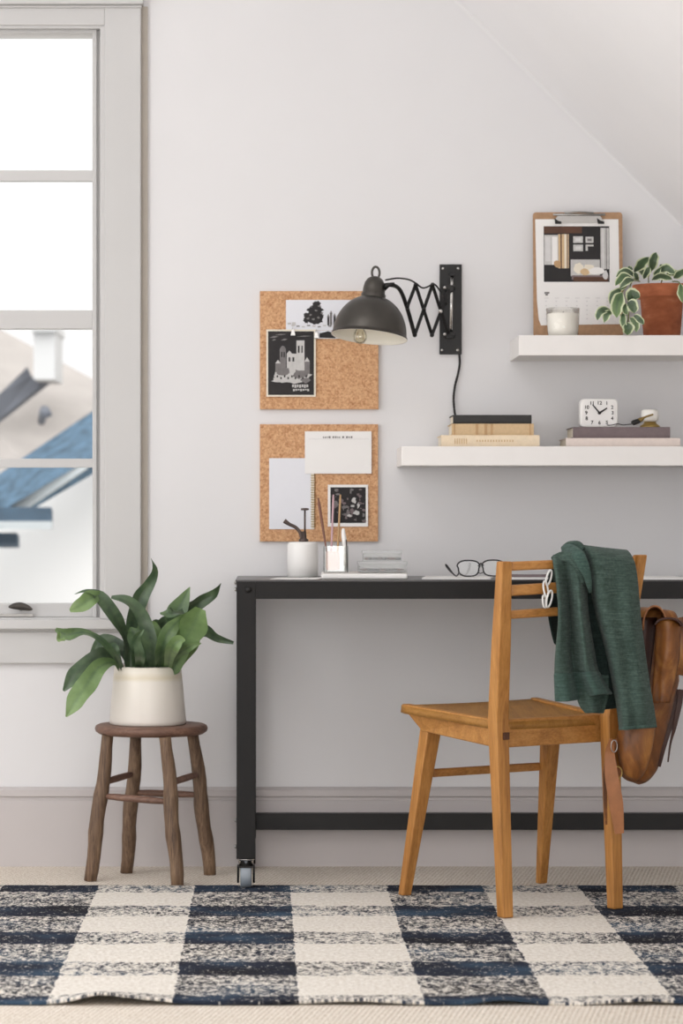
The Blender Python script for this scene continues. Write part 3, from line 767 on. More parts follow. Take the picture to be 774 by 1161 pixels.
pl = thing('potted_fern', 'strap leaved green plant in an ivory glazed pot on the wooden stool', 'plant', PC)
k_ = sD / F
MB().lathe([(0, .004), (.090, 0), (.0955, .003), (.0955, .012), (.0905, .07), (.0835, .142), (.0815, .1455), (.079, .143), (.078, .128), (0, .128)], PC, 56).build('pot', M['planter'], pl)
MB().lathe([(0, .130), (.05, .132), (.079, .128)], PC, 32).build('soil', M['soil'], pl)
def leaf(b, pts, ws, rolls, tint, nv=22, nu=6, crease=.25, wave=.0, tipl=.0):
    pp = [at(q.x, q.y, q.z) for q in crom([Vector(p) for p in pts], nv)]
    ph = random.random() * 6
    frames = []
    for i, c in enumerate(pp):
        t = (pp[min(i+1, nv)] - pp[max(i-1, 0)]).normalized()
        sd = t.cross(Vector((0, -1, 0)))
        if sd.length < .05: sd = Vector((1, 0, 0))
        sd.normalize()
        ang = lerpl(rolls, i / nv)
        sd = Matrix.Rotation(ang, 3, t) @ sd
        frames.append((c, sd, sd.cross(t)))
    def fn(u, v):
        i = min(nv, int(round(v * nv))); c, sd, nn = frames[i]; w = lerpl(ws, i / nv)
        s_ = u - .5
        return c + sd * (s_ * w) * (1 + .10*math.sin(13*v + ph + 2*(s_ > 0))) + nn * (crease * w * abs(s_) + wave * w * math.sin(10*v + ph + 1.5*(s_ > 0)) * (s_ * 2))
    b.grid(fn, nu, nv, 0, lambda u, v: (min(1, max(0, tint + .34*(v-.55) - .15*(abs(u-.5) < .05))), u))
fol = MB()
fx = lambda x, y, D: (55 + x / 3.518, 620 + y / 3.518, D)
pxm = sD / F / 3.518
def fern(pts, ws, rolls, tint, **k):
    pts = [(pts[0][0], max(pts[0][1], 505) if pts[0][1] > 465 else pts[0][1], max(pts[0][2], 6.775) if pts[0][1] > 465 else pts[0][2])] + list(pts[1:])
    if pts[0][1] > 465 and pts[1][1] < 465 and pts[1][2] < 6.74: pts.insert(1, (pts[0][0]*.7 + pts[1][0]*.3, 478, 6.765)); ws = [ws[0], ws[0]*.6 + ws[1]*.4] + ws[1:]; rolls = [rolls[0]] + rolls
    leaf(fol, [fx(*p) for p in pts], [w * pxm for w in ws], rolls, tint, wave=k.get('wave', .20), crease=k.get('crease', .22))
fern([(322, 500, 6.79), (305, 375, 6.76), (268, 290, 6.72), (215, 208, 6.70), (160, 180, 6.69), (104, 190, 6.68)], [12, 34, 52, 54, 38, 4], [.6, .7, .6, .4, .9, 1.2], .22)
fern([(205, 190, 6.70), (170, 205, 6.685), (125, 235, 6.675), (85, 255, 6.67)], [30, 62, 58, 12], [-.2, 0, .2, 0], .72, wave=.06)
fern([(300, 500, 6.78), (255, 420, 6.72), (205, 368, 6.69), (140, 342, 6.67), (75, 350, 6.655), (28, 328, 6.65)], [12, 26, 36, 36, 50, 14], [.7, .7, .8, .7, .3, 0], .40)
fern([(75, 345, 6.655), (50, 360, 6.65), (38, 378, 6.648)], [44, 40, 8], [0, 0, 0], .78)
fern([(305, 490, 6.80), (240, 430, 6.76), (165, 455, 6.73), (105, 515, 6.71), (60, 575, 6.70)], [14, 50, 64, 66, 10], [.3, .2, .4, .2, .2], .16)
fern([(292, 500, 6.79), (262, 462, 6.76), (200, 482, 6.72), (148, 555, 6.69), (108, 615, 6.68), (70, 678, 6.68)], [14, 26, 60, 86, 72, 6], [.5, .4, .3, .1, .1, .1], .66, wave=.16)
fern([(318, 495, 6.80), (322, 400, 6.81), (340, 280, 6.82), (366, 205, 6.83), (402, 150, 6.83), (424, 95, 6.82), (408, 45, 6.82)], [20, 44, 66, 62, 44, 32, 5], [.6, .4, .2, .1, .3, .7, 1.2], .25)
fern([(420, 500, 6.76), (412, 390, 6.73), (375, 285, 6.72), (320, 220, 6.72), (250, 202, 6.72)], [20, 62, 58, 48, 14], [-.4, -.2, .2, .6, .8], .20)
fern([(440, 500, 6.74), (452, 410, 6.71), (485, 330, 6.70), (555, 262, 6.70)], [36, 62, 62, 8], [.3, .4, .4, .3], .48)
fern([(490, 500, 6.76), (535, 390, 6.72), (578, 310, 6.70), (606, 245, 6.69)], [26, 88, 112, 46], [-.2, -.1, 0, .2], .58, wave=.12)
fern([(475, 480, 6.80), (500, 330, 6.80), (520, 250, 6.79), (564, 160, 6.78)], [20, 66, 86, 3], [.1, 0, -.1, -.3], .42, wave=.05)
fern([(500, 400, 6.82), (540, 262, 6.82), (600, 222, 6.82), (655, 190, 6.82), (687, 145, 6.82)], [16, 44, 50, 40, 5], [.2, .3, .3, .4, .9], .26)
fern([(505, 480, 6.79), (560, 350, 6.76), (622, 335, 6.74), (672, 362, 6.73), (738, 382, 6.72)], [16, 44, 50, 36, 14], [.2, .3, .2, .3, .5], .10)
fern([(470, 490, 6.72), (490, 410, 6.68), (520, 375, 6.67), (545, 372, 6.67)], [18, 52, 48, 6], [.2, 0, 0, 0], .62, wave=.05)
fern([(540, 262, 6.74), (492, 266, 6.71), (445, 268, 6.70)], [34, 46, 16], [.9, .8, .8], .34)
fern([(385, 500, 6.80), (362, 410, 6.77), (340, 350, 6.75), (328, 320, 6.75)], [20, 56, 60, 6], [.1, 0, .1, .1], .36)
fern([(330, 490, 6.86), (290, 400, 6.87), (220, 375, 6.87), (165, 440, 6.86)], [20, 46, 56, 10], [.5, .3, .4, .5], .12)
fern([(478, 505, 6.79), (505, 440, 6.74), (560, 400, 6.70), (608, 384, 6.69)], [16, 34, 34, 5], [.2, .3, .3, .3], .52)
fern([(400, 490, 6.86), (420, 380, 6.88), (430, 310, 6.88), (415, 295, 6.88)], [26, 50, 40, 6], [0, 0, 0, 0], .14)
fern([(360, 500, 6.74), (365, 430, 6.71), (350, 370, 6.70), (380, 330, 6.7)], [22, 40, 38, 5], [0, .3, .3, 0], .30)
fern([(450, 480, 6.85), (440, 350, 6.87), (470, 300, 6.87), (500, 290, 6.87)], [22, 60, 50, 10], [.2, .2, 0, 0], .22)
fern([(352, 500, 6.80), (345, 420, 6.79), (372, 330, 6.78), (372, 270, 6.78)], [14, 34, 40, 6], [.3, .5, .2, 0], .46)
fern([(430, 500, 6.83), (445, 380, 6.84), (420, 315, 6.85), (402, 300, 6.85)], [14, 36, 32, 6], [.4, .2, .3, 0], .68)
fern([(300, 500, 6.84), (270, 430, 6.85), (262, 400, 6.85), (240, 395, 6.85)], [12, 30, 34, 6], [.4, .2, .3, 0], .30)
fern([(500, 500, 6.82), (560, 420, 6.80), (585, 360, 6.79), (590, 320, 6.79)], [14, 40, 44, 6], [.3, .5, .3, 0], .70)
fol.build('foliage', M['fern_leaf'], pl, fixn=False)

# ================================================================== CORK BOARDS AND PINNED PAPERS
def board(x0, y0, x1, y1, label):
    D = WD - .012
    lo = at(x0, y1, D); hi = at(x1, y0, D)
    return tag(MB().box((lo.x, -.012, lo.z), (hi.x, 0, hi.z)).build('cork_board', M['cork'], bevel=.001), label, 'cork board', 'square cork boards on the wall')
board(294.5, 330, 429, 464, 'upper square cork board on the wall, partly behind the black lamp')
board(294.5, 481, 428.5, 614, 'lower square cork board on the wall above the desk')
def sheet(name, x0, y0, x1, y1, D, mat, label, cat, extras=(), group=None, th=.0012, tilt=0):
    """flat pinned card with printed shapes; extras = list of (polygon px points, material)"""
    mats = [mat]; b = MB()
    c0 = at(x0, y1, D); c1 = at(x1, y0, D)
    b.box((c0.x, c0.y, c0.z), (c1.x, c0.y + th, c1.z))
    for k, (poly, m) in enumerate(extras):
        if m not in mats: mats.append(m)
        yy = c0.y - .0002 - .00004 * k
        b.poly([Vector((X(px, D), yy, Z(py, D))) for px, py in poly], mats.index(m))
    o = b.build(name, mats, fixn=False)
    return tag(o, label, cat, group)
def R(x0, y0, x1, y1): return [(x0, y0), (x1, y0), (x1, y1), (x0, y1)]
def blob(cx, cy, rx, ry, n=14, rough=.25, seed=0):
    rnd = random.Random(seed); return [(cx + rx*math.cos(2*PI*k/n)*(1+rough*(rnd.random()-.5)), cy + ry*math.sin(2*PI*k/n)*(1+rough*(rnd.random()-.5))) for k in range(n)]
INK, IG, IP, IF, WP = M['ink'], M['ink_grey'], M['ink_pale'], M['ink_faint'], M['white_paper']
DC = WD - .0145
# tree and houses drawing
ex = [(R(355, 358, 357.5, 368), INK)]
for k, (cx, cy, rx, ry) in enumerate(((350, 358, 5, 4), (353, 353, 5, 4.5), (358, 348, 5, 5), (361, 353, 5, 5), (357, 359, 8, 5), (363, 360, 4, 5), (360, 344, 3, 3), (348, 363, 4, 3), (356, 364, 9, 3))): ex.append((blob(cx, cy, rx, ry, 22, .7, 40 + k), INK))
for k, (cx, cy) in enumerate(((352, 357), (358, 352), (362, 347), (355, 362), (361, 360), (349, 361), (365, 355))): ex.append((blob(cx, cy, 1.6, 1.1, 10, .9, 60 + k), IG))
for i, (x, h) in enumerate(((371, 8), (374, 12), (378, 9), (381, 6), (386, 9), (390, 6))):
    ex.append((R(x, 368 - h, x + 2.2, 369), IG if i % 2 else INK))
    ex.append(([(x - .6, 368 - h), (x + 1.1, 364 - h), (x + 2.8, 368 - h)], IG))
for k in range(11): ex.append((R(330 + 6*k, 368.5 + (k % 3)*.7, 333.5 + 6*k, 369.8 + (k % 3)*.7), IG if k % 2 else IP))
ex += [(R(331, 365.5, 335, 369), IP), (R(326, 366, 330, 368), IP)]
sheet('picture_card', 324, 340, 404, 374.5, DC, M['cool_paper'], 'white card with a dark tree drawing pinned behind the lamp shade', 'picture card', ex)
# strip card below it
ex = [([(362, 378), (372, 375.5), (381, 379), (380, 383.5), (362, 383)], INK), (R(346, 377, 355, 379), IP)]
sheet('paper_strip', 333, 374.8, 404, 384, DC - .0012, M['cool_paper'], 'narrow white strip under the tree card on the upper cork board', 'paper', ex)
# dark postcard with pale towered building
ex = [(R(303.8, 375.6, 355.8, 447.8), INK)]
ex += [(R(317, 396, 324, 424), IG), ([(317, 396), (318.5, 393), (320.5, 392), (322.5, 393), (324, 396)], IG), (R(336, 386, 345, 424), IP), (R(337.5, 392, 339.5, 400), INK), (R(341.5, 392, 343, 400), INK), (R(325, 401, 336, 424), IP), ([(325, 401), (328, 397.5), (331, 401)], IP), (R(327, 405, 329, 410), INK), (R(331.5, 405, 333.5, 410), INK),
       (R(318.6, 399, 320, 405), INK), (R(321.3, 399, 322.7, 405), INK), (R(312, 412, 318, 430), IG), (R(345, 410, 351, 428), IG), ([(345, 410), (348, 405), (351, 410)], IP), ([(312, 412), (315, 408), (318, 412)], IP),
       (blob(331, 427, 22, 7.5, 26, .4, 8), IP), (blob(321, 421, 9, 5, 18, .5, 9), IG), (blob(340, 424, 9, 5, 18, .5, 10), IG), (blob(331, 420, 4, 5, 18, .5, 12), IP), (blob(316, 431, 8, 3, 16, .5, 13), IP), (blob(346, 431, 5, 3, 16, .5, 15), IG)]
for k in range(9): ex.append((R(313.5 + 4.1*k, 425.5 + (k % 2)*2, 315.2 + 4.1*k, 428 + (k % 2)*2), INK))
for (a, bb, c_, d_) in ((305, 381, 316, 383), (311, 378.5, 325, 380), (318, 384, 326, 386), (336, 380.5, 353, 381.8), (308, 384.5, 313, 386)): ex.append(([(a, d_), ((a+c_)/2, bb), (c_, bb+.4), ((a+c_)/2 + 1, d_)], IG))
for k in range(7): ex.append((R(331 + 2.7*k, 436, 333 + 2.7*k, 439 + (k % 2)*.8), IP)); ex.append((R(332 + 2.7*k, 441, 334 + 2.7*k, 443.6 - (k % 3)*.5), IP))
sheet('postcard', 301.8, 373.6, 357.8, 449.8, DC - .0024, M['cream_paper'], 'black postcard with a pale drawing of a towered building, on the upper cork board', 'postcard', ex)
for px, py in ((332, 376), (358.5, 379)):
    c = at(px, py, DC - .004)
    b = MB().prism([c + Vector((-.006, 0, -.010)), c + Vector((.006, 0, -.010)), c + Vector((.003, 0, .006)), c + Vector((-.003, 0, .006))], (0, -.006, 0))
    b.tube([c + Vector((-.003, -.003, .004)), c + Vector((0, -.003, .012)), c + Vector((.003, -.003, .004))], .0012, 6)
    tag(b.build('paper_clip', M['steel'], bevel=.001), 'small silver clip at the top of the black postcard' if px < 340 else 'small silver clip right of the black postcard under the lamp', 'clip')
# lower board
ex = []
rnd = random.Random(4)
x = 366.0
while x < 398:
    w = .9 + rnd.random()*1.4; ex.append((R(x, 495 - (w > 1.6)*.4, x + w, 496.8), IG)); x += w + .9 + (rnd.random() > .8)*1.4
ex.append((R(350, 497.6, 418, 498.0), IF))
sheet('planner_sheet', 345.5, 489, 421, 537, DC - .003, M['white_paper'], 'wide white planner sheet at the top of the lower cork board', 'paper', ex)
nb = sheet('spiral_notepad', 305, 519.5, 356, 600, DC - .0005, M['cool_paper'], 'plain white notepad with a spiral along its right edge, on the lower cork board', 'notepad', [(R(352.6, 537, 356, 599.5), M['cream_paper'])])
b = MB()
for k in range(22):
    y = 539 + k * 2.75
    b.tube([at(355 + 2.6*math.cos(2*PI*i/10), y + .25*math.sin(2*PI*i/10), DC - .001) + Vector((0, -.003*math.sin(2*PI*i/10), 0)) for i in range(10)], .0009, 5, closed=True)
b.build('spiral_binding', M['brass'], nb)
ex = [(R(374.5, 552.5, 414.5, 593), INK)]
rnd = random.Random(11)
for k in range(110): ex.append((blob(376 + rnd.random()*37, 554 + rnd.random()*37, .5 + rnd.random()*2.2, .5 + rnd.random()*1.8, 8, 1.0, k), [IG, M['book_mauve'], INK, INK][k % 4]))
ex += [(blob(401, 567, 2.6, 3.5, 12, 1, 91), IP), (blob(404, 581, 3.5, 2.2, 12, 1, 92), IP), (blob(396, 585, 2.4, 1.5, 12, 1, 93), IP), (blob(406, 573, 1.6, 3, 12, 1, 94), IP), (blob(399, 574, 2, 1.4, 12, 1, 95), IP)]
sheet('photo_print', 371.5, 549.5, 417, 597, DC - .002, M['white_paper'], 'square dark photograph with white border on the lower cork board', 'photograph', ex)

# ================================================================== WALL LAMP
lamp = thing('scissor_wall_lamp', 'black scissor arm wall lamp with a dome shade above the desk', 'wall lamp', at(510, 402, WD))
zt, zb2 = Z(300), Z(402)
b = MB(); b.box((X(498), -.008, zb2), (X(523), 0, zt))
plate = b.build('wall_plate', M['plate_black'], lamp, bevel=.001)
for px, py in ((502, 304.5), (519, 304.5), (501, 397), (518.5, 397)):
    MB().lathe([(0, 0), (.004, 0), (.0035, .002), (0, .003)], at(px, py, WD - .008), 12, mat=Matrix.Rotation(PI/2, 4, 'X')).build('screw', M['chrome'], plate)
rodp = [at(512, 313, WD - .020), at(511, 379, WD - .020)]
b = MB().tube(rodp, .0042, 10); b.build('slide_rod', M['chrome'], lamp)
for py in (327, 380):
    c = at(510, py, WD - .02); b = MB().box((c.x - .009, c.y - .007, c.z - .008), (c.x + .009, c.y + .018, c.z + .008)); b.tube([c + Vector((-.012, 0, 0)), c + Vector((.012, 0, 0))], .007, 10)
    sl = b.build('slider', M['plate_black'], lamp)
    MB().lathe([(0, 0), (.0045, 0), (.004, .004), (0, .005)], at(504, py - 1, WD - .024), 10, 0, Matrix.Rotation(PI/2, 4, 'X')).build('screw', M['chrome'], sl)
for py in (312, 379.5):
    c = at(512, py, WD - .008); MB().box((c.x - .006, c.y - .020, c.z - .004), (c.x + .006, c.y, c.z + .004)).build('rod_bracket', M['plate_black'], lamp, bevel=.001)
LD = 6.82
def sd(px): return 7.03 + (px - 508) / (508 - 437) * (7.03 - LD)
def sp(px, py, o=0): return at(px, py, sd(px) + o)
segs = [((509, 328), (489.5, 380), 0), ((508, 379), (490, 323), .006), ((490, 323), (470, 380), 0), ((489.5, 380), (471, 323), .006), ((471, 323), (461.5, 348), 0)]
for a_, c_, o in segs:
    p, q = sp(*a_, o), sp(*c_, o); t = (q - p).normalized(); w = t.cross(Vector((0, -1, 0))).normalized()
    MB().beam([p, q], [.0085] * 2, [.003] * 2, w, t.cross(w)).build('scissor_bar', M['plate_black'], lamp, bevel=.001)
pts = crom([Vector(sp(470, 380, .006)), Vector(sp(461, 348, .006)), Vector(sp(454, 330, .003)), Vector(sp(447, 324)), Vector(sp(437, 323))], 20)
MB().tube(pts, .0052, 8).build('scissor_bar', M['plate_black'], lamp)
for px, py in ((471, 323), (490, 323), (470, 380), (489.5, 380), (480.3, 351.5), (499, 353), (461.5, 348)):
    MB().lathe([(0, -.004), (.0055, -.004), (.0055, .008), (.003, .011), (0, .011)], sp(px, py), 12, mat=Matrix.Rotation(PI/2, 4, 'X')).build('pivot', M['plate_black'] if py != 353 else M['chrome'], lamp)
# shade
ROT = Matrix.Rotation(math.radians(6.0), 4, 'Y') @ Matrix.Rotation(math.radians(-7), 4, 'X')
sc_ = LD / F
rimc = at(418.5, 381.5, LD)
Rr = 42.2 * sc_; Hh = 47 * sc_
prof_o = []
for k in range(17):
    t = k / 16; a = t * PI / 2 * .93
    prof_o.append((Rr * math.cos(a) ** .92, Hh * math.sin(a) ** 1.0))
outer = [(Rr + .0025, -.0015), (Rr + .0025, .0015)] + prof_o
shade = MB().lathe(outer + [(.02, Hh + .001)], rimc, 56, mat=ROT).build('shade', M['lamp_metal'], lamp)
inner = [(Rr + .0025, -.0015)] + [(max(0, r - .0025), z - .001) for r, z in prof_o] + [(0, Hh - .008)]
MB().lathe(inner, rimc, 56, mat=ROT).build('shade_lining', M['lamp_inside'], shade)
capz = Hh - .003
MB().lathe([(.030, capz - .004), (.031, capz + .006), (.0285, capz + .009), (.0275, capz + .022), (.025, capz + .036), (.019, capz + .046), (.010, capz + .052), (0, capz + .053)], rimc, 36, mat=ROT).build('shade_cap', M['lamp_metal'], shade)
c = rimc + (ROT @ Vector((0, 0, capz + .062)))
MB().tube([c + Vector((.0095*math.cos(2*PI*k/20), 0, .0155*math.sin(2*PI*k/20))) for k in range(20)], .0030, 8, closed=True).build('hanging_ring', M['lamp_metal'], shade)
MB().tube([rimc + ROT @ Vector((.02, 0, capz + .020)), at(440, 323, LD), at(447, 322.5, LD)], [.007, .006, .0055], 10).build('swivel_joint', M['plate_black'], lamp)
bc = rimc + ROT @ Vector((-.022, -.002, -.012))
bprof = [(0, -.010), (.010, -.007), (.016, .001), (.0175, .009), (.015, .019), (.010, .028), (.008, .036)]
bulb = MB().lathe(bprof, bc, 28).build('bulb', M['bulb'], lamp)
MB().lathe([(0, .034), (.009, .034), (.009, .06), (0, .06)], bc, 20).build('socket', M['brass'], bulb)
MB().tube([bc + Vector((-.006, 0, .02)), bc + Vector((-.009, 0, .0)), bc + Vector((0, 0, .006)), bc + Vector((.009, 0, .0)), bc + Vector((.006, 0, .02))], .0008, 6).build('filament', M['brass'], bulb)
# twisted cord: cap to plate, then down behind the books
pts = crom([Vector(sp(437, 317.5, -.005)), Vector(sp(450, 315.5, -.008)), Vector(sp(463, 317, -.006)), Vector(sp(471, 321, -.006)), Vector(sp(479, 326.5, -.004)), Vector(sp(487, 324, -.004)), Vector(sp(492, 322, 0)), Vector(sp(500, 332, .006)), Vector(at(506, 345, WD - .012))], 50)
MB().tube(pts, .0022, 7).build('cord', M['cord_black'], lamp)
base = crom([Vector(p) for p in (at(520.5, 401, WD - .005), at(521, 412, WD - .006), at(519, 424, WD - .006), at(515.5, 438, WD - .006), at(514, 452, WD - .007), at(515, 466, WD - .01), at(516, 474, WD - .012), at(515, 500, WD - .012))], 90)
b = MB()
for ph in (0, PI):
    b.tube([p + Vector((.0016*math.cos(i*1.1 + ph), .0016*math.sin(i*1.1 + ph), 0)) for i, p in enumerate(base)], .0019, 6)
b.build('cord', M['cord_black'], lamp)

# ================================================================== SHELVES
SHF = 6.83; ysh = SHF - CAMD
def shelf(px0, py0, py1, label):
    b = MB(); b.box((X(px0, SHF), ysh, Z(py1, SHF)), (X(px0, SHF) + 1.22, 0, Z(py0, SHF)))
    return tag(b.build('floating_shelf', M['shelf'], bevel=.0015), label, 'shelf', 'white floating shelves'), Z(py0, SHF)
_, zU = shelf(588, 380, 403, 'upper thick white floating shelf carrying the clipboard and terracotta pot')
_, zS = shelf(455, 506, 528, 'lower thick white floating shelf carrying books and the clock')

# clipboard leaning on the wall
CB = 7.035
cb = thing('clipboard', 'brown clipboard with a calendar page leaning on the wall on the upper shelf', 'clipboard', (X(655, CB), CB - CAMD, zU))
LEAN = math.radians(3.0)
def cbp(px, py, o=0):      # point on the leaning board
    zz = Z(py, CB) - zU
    return Vector((X(px, CB), CB - CAMD - o + zz * math.tan(LEAN), zU + zz))
def cquad(b, poly, o, mi=0): b.poly([cbp(px, py, o) for px, py in poly], mi)
def rrect(x0, y0, x1, y1, r, n=5):
    pts = []
    for cx, cy, a0 in ((x1-r, y0+r, -PI/2), (x1-r, y1-r, 0), (x0+r, y1-r, PI/2), (x0+r, y0+r, PI)):
        for k in range(n + 1): a = a0 + PI/2*k/n; pts.append((cx + r*math.cos(a), cy + r*math.sin(a)))
    return pts
yb = VY + (CAMZ - zU) * F / CB
MB().prism([cbp(*p, .003) for p in rrect(604.5, 240, 706, yb, 3.5)], (0, .003, 0)).build('board', M['clipboard'], cb)
mats = [M['white_paper'], INK, IP, M['cream_paper'], M['book_mauve'], IG, IF, M['book_tan'], M['peg'], M['pencil_tan']]
b = MB()
b.prism([cbp(*p, .0044) for p in [(607, 248), (701.5, 248), (702.5, 367.5), (613, 369), (610.5, 362), (608.5, 340)]], (0, .0008, 0), 0)
lay = [(R(616.5, 256, 691, 319.5), 1)]
lay += [(R(617, 266, 634, 300), 2), (R(618.5, 268, 624, 296), 6), (R(626, 268, 632, 300), 0), (R(617, 256.5, 660, 264), 8), (R(633, 265, 645, 304), 7), (R(635.5, 265, 637, 304), 8), (R(640, 265, 642, 304), 3), (R(643, 265, 644, 304), 4)]
lay += [(R(650, 267.5, 661, 275), 2), (R(652.5, 269.5, 658.5, 273), 6), (R(664, 268, 673, 275), 2), (R(666, 270, 671, 273), 5), (R(650, 277, 661, 284.5), 2), (R(652.5, 279, 658.5, 282.5), 6), (R(664, 277, 673, 279), 2), (R(664, 277, 666.5, 284), 2)]
lay += [(R(681, 258, 690.5, 305), 2), (R(683, 258, 684.5, 305), 6), (R(687, 258, 688, 305), 5), (R(647, 294, 680, 313), 2), (blob(656, 304, 6, 6, 14, .3, 31), 3), (blob(668, 305, 7, 6, 14, .3, 32), 3), (blob(676, 307, 9, 4, 14, .3, 33), 0), (blob(663, 308, 5, 4, 14, .3, 35), 7), (blob(630, 311, 9, 8, 16, .2, 34), 1), (R(622, 309, 646, 319), 1), (blob(632, 299, 4, 4, 12, .4, 36), 9), (R(648, 312, 690, 317), 4), (R(650, 314, 689, 319), 8), (blob(686, 312, 3, 5, 10, .5, 37), 6)]
lay += [(R(617, 331, 622.5, 333), 5), (R(618, 333.2, 621, 335), 5)]
for r in range(5):
    for c_ in range(7): lay.append((R(618 + c_*11.6, 341 + r*5, 619.6 + c_*11.6, 342.2 + r*5), 6))
for c_ in range(7): lay.append((R(617 + c_*11.6, 337.6, 622 + c_*11.6, 338.3), 6))
for k, (poly, mi) in enumerate(lay): cquad(b, poly, .0047 + .00003*k, mi)
b.build('calendar_page', mats, cb, fixn=False)
b = MB()
b.prism([cbp(*p, .006) for p in [(629, 252), (684, 252), (683, 247.5), (680, 243.5), (633, 243.5), (630, 247.5)]], (0, -.002, 0), 0)
b.tube([cbp(627, 243, .010), cbp(686, 243, .010)], .0028, 8, 1)
b.tube([cbp(640, 241, .012), cbp(656, 239.8, .014), cbp(673, 241, .012)], .0022, 8, 1)
for px in (632.5, 681): b.prism([cbp(px - 4, 247, .009), cbp(px - 3 , 253.5, .009), cbp(px + 4, 253.5, .009), cbp(px + 4, 251, .009), cbp(px, 250, .009)], (0, -.003, 0), 2)
b.build('metal_clip', [M['chrome'], M['steel'], M['plate_black']], cb)

# candle
CD = 6.92; kc = CD / F
cc = Vector((X(638, CD), CD - CAMD, zU))
can = thing('jar_candle', 'ivory candle in a clear glass tumbler in front of the clipboard', 'candle', cc)
hc = 33 * kc
MB().lathe([(0, .003), (.0355, .003), (.0385, .02), (.040, hc*.80), (.039, hc*.82), (.012, hc*.79), (0, hc*.79)], cc, 40).build('wax', M['wax'], can)
MB().lathe([(0, 0), (.036, 0), (.0385, .003), (.0425, hc), (.0415, hc), (.0402, hc*.81)], cc, 40).build('glass_tumbler', mk_glass('tumbler_glass', (.985, .98, .965, 1), .02), can)
MB().tube([cc + Vector((0, 0, hc*.78)), cc + Vector((.001, 0, hc*.9))], .0009, 6).build('wick', M['ink'], can)

# terracotta pot with trailing plant
TD = 6.945; kt = TD / F
tc = Vector((X(750, TD), TD - CAMD, zU))
tp = thing('potted_hoya', 'trailing variegated plant in a terracotta pot on the upper shelf', 'plant', tc)
MB().lathe([(0, .002), (20.5*kt, 0), (24.3*kt, 45*kt), (31*kt, 45.5*kt), (32*kt, 46.5*kt), (33.5*kt, 59*kt), (33*kt, 60*kt), (30.5*kt, 59.5*kt), (29*kt, 52*kt), (0, 52*kt)], tc, 48).build('pot', M['terracotta'], tp)
MB().lathe([(0, 55*kt), (15*kt, 55*kt), (29.3*kt, 53*kt)], tc, 28).build('soil', M['soil'], tp)
hx = lambda x, y, D: (664 + x / 7.036, 275 + y / 7.036, D)
hm = TD / F / 7.036
hol = MB()
def hoya(pts, w, roll, tint): 
    w = w * 1.18; ws = [w*.1, w*.75, w, w*.8, w*.04]
    P = crom([Vector(hx(*p)) for p in pts], 4)
    leaf(hol, [tuple(p) for p in P], [x * hm for x in ws], [roll]*5, tint, nv=12, nu=6, crease=.18, wave=.02)
FD = 6.86
hoya([(385, 235, 6.90), (440, 170, 6.89), (500, 115, 6.88)], 80, .4, .25)
hoya([(515, 235, 6.91), (535, 150, 6.90), (560, 78, 6.90)], 78, .2, .22)
hoya([(460, 290, 6.87), (485, 235, 6.86), (510, 195, 6.86)], 52, .2, .20)
hoya([(560, 230, 6.90), (640, 205, 6.88), (715, 250, 6.87)], 62, .2, .32)
hoya([(525, 300, 6.86), (600, 265, 6.84), (690, 295, 6.84)], 58, .6, .20)
hoya([(640, 250, 6.95), (700, 240, 6.95), (770, 270, 6.95)], 56, .3, .3)
hoya([(700, 285, 6.88), (745, 250, 6.87), (800, 215, 6.87)], 60, .3, .38)
hoya([(395, 280, 6.87), (320, 225, 6.86), (240, 275, 6.85)], 56, .5, .26)
hoya([(370, 290, 6.85), (300, 275, 6.84), (235, 345, 6.83)], 70, .4, .42)
hoya([(385, 300, 6.84), (330, 305, 6.83), (270, 365, 6.83)], 52, .2, .16)
hoya([(375, 215, 6.92), (350, 205, 6.92), (335, 190, 6.92)], 34, 0, .3)
hoya([(285, 375, 6.84), (225, 410, 6.83), (190, 490, 6.83)], 62, .2, .30)
hoya([(290, 400, 6.83), (250, 480, 6.82), (245, 600, 6.82)], 96, .1, .55)
hoya([(345, 475, 6.83), (370, 415, 6.82), (430, 440, 6.82)], 92, 0, .26)
hoya([(330, 480, 6.82), (370, 500, 6.81), (385, 565, 6.81)], 84, 0, .22)
hoya([(300, 470, 6.83), (310, 530, 6.82), (330, 575, 6.82)], 50, 0, .50)
hoya([(200, 540, 6.83), (120, 545, 6.82), (90, 620, 6.82)], 62, .3, .28)
hoya([(205, 550, 6.83), (170, 570, 6.82), (145, 640, 6.82)], 56, .3, .44)
hoya([(380, 585, 6.82), (420, 605, 6.81), (462, 655, 6.81)], 50, .3, .30)
hoya([(320, 640, 6.82), (335, 680, 6.815), (330, 738, 6.82)], 84, 0, .40)
hoya([(350, 600, 6.82), (395, 640, 6.82), (400, 715, 6.82)], 60, .2, .55)
hoya([(300, 560, 6.83), (295, 620, 6.82), (310, 690, 6.82)], 50, .2, .48)
hoya([(755, 330, 6.86), (760, 400, 6.85), (775, 480, 6.85)], 56, .2, .6)
hoya([(420, 300, 6.88), (400, 270, 6.87), (390, 235, 6.87)], 44, .2, .16)
hoya([(590, 300, 6.88), (560, 250, 6.88), (600, 200, 6.88)], 46, .2, .34)
hoya([(330, 320, 6.85), (300, 350, 6.84), (260, 380, 6.84)], 46, .5, .36)
hoya([(470, 270, 6.96), (430, 210, 6.97), (420, 180, 6.97)], 60, .2, .14)
hoya([(600, 270, 6.98), (610, 210, 6.98), (590, 175, 6.98)], 50, .2, .14)
hol.build('foliage', M['hoya_leaf'], tp, fixn=False)
b = MB()
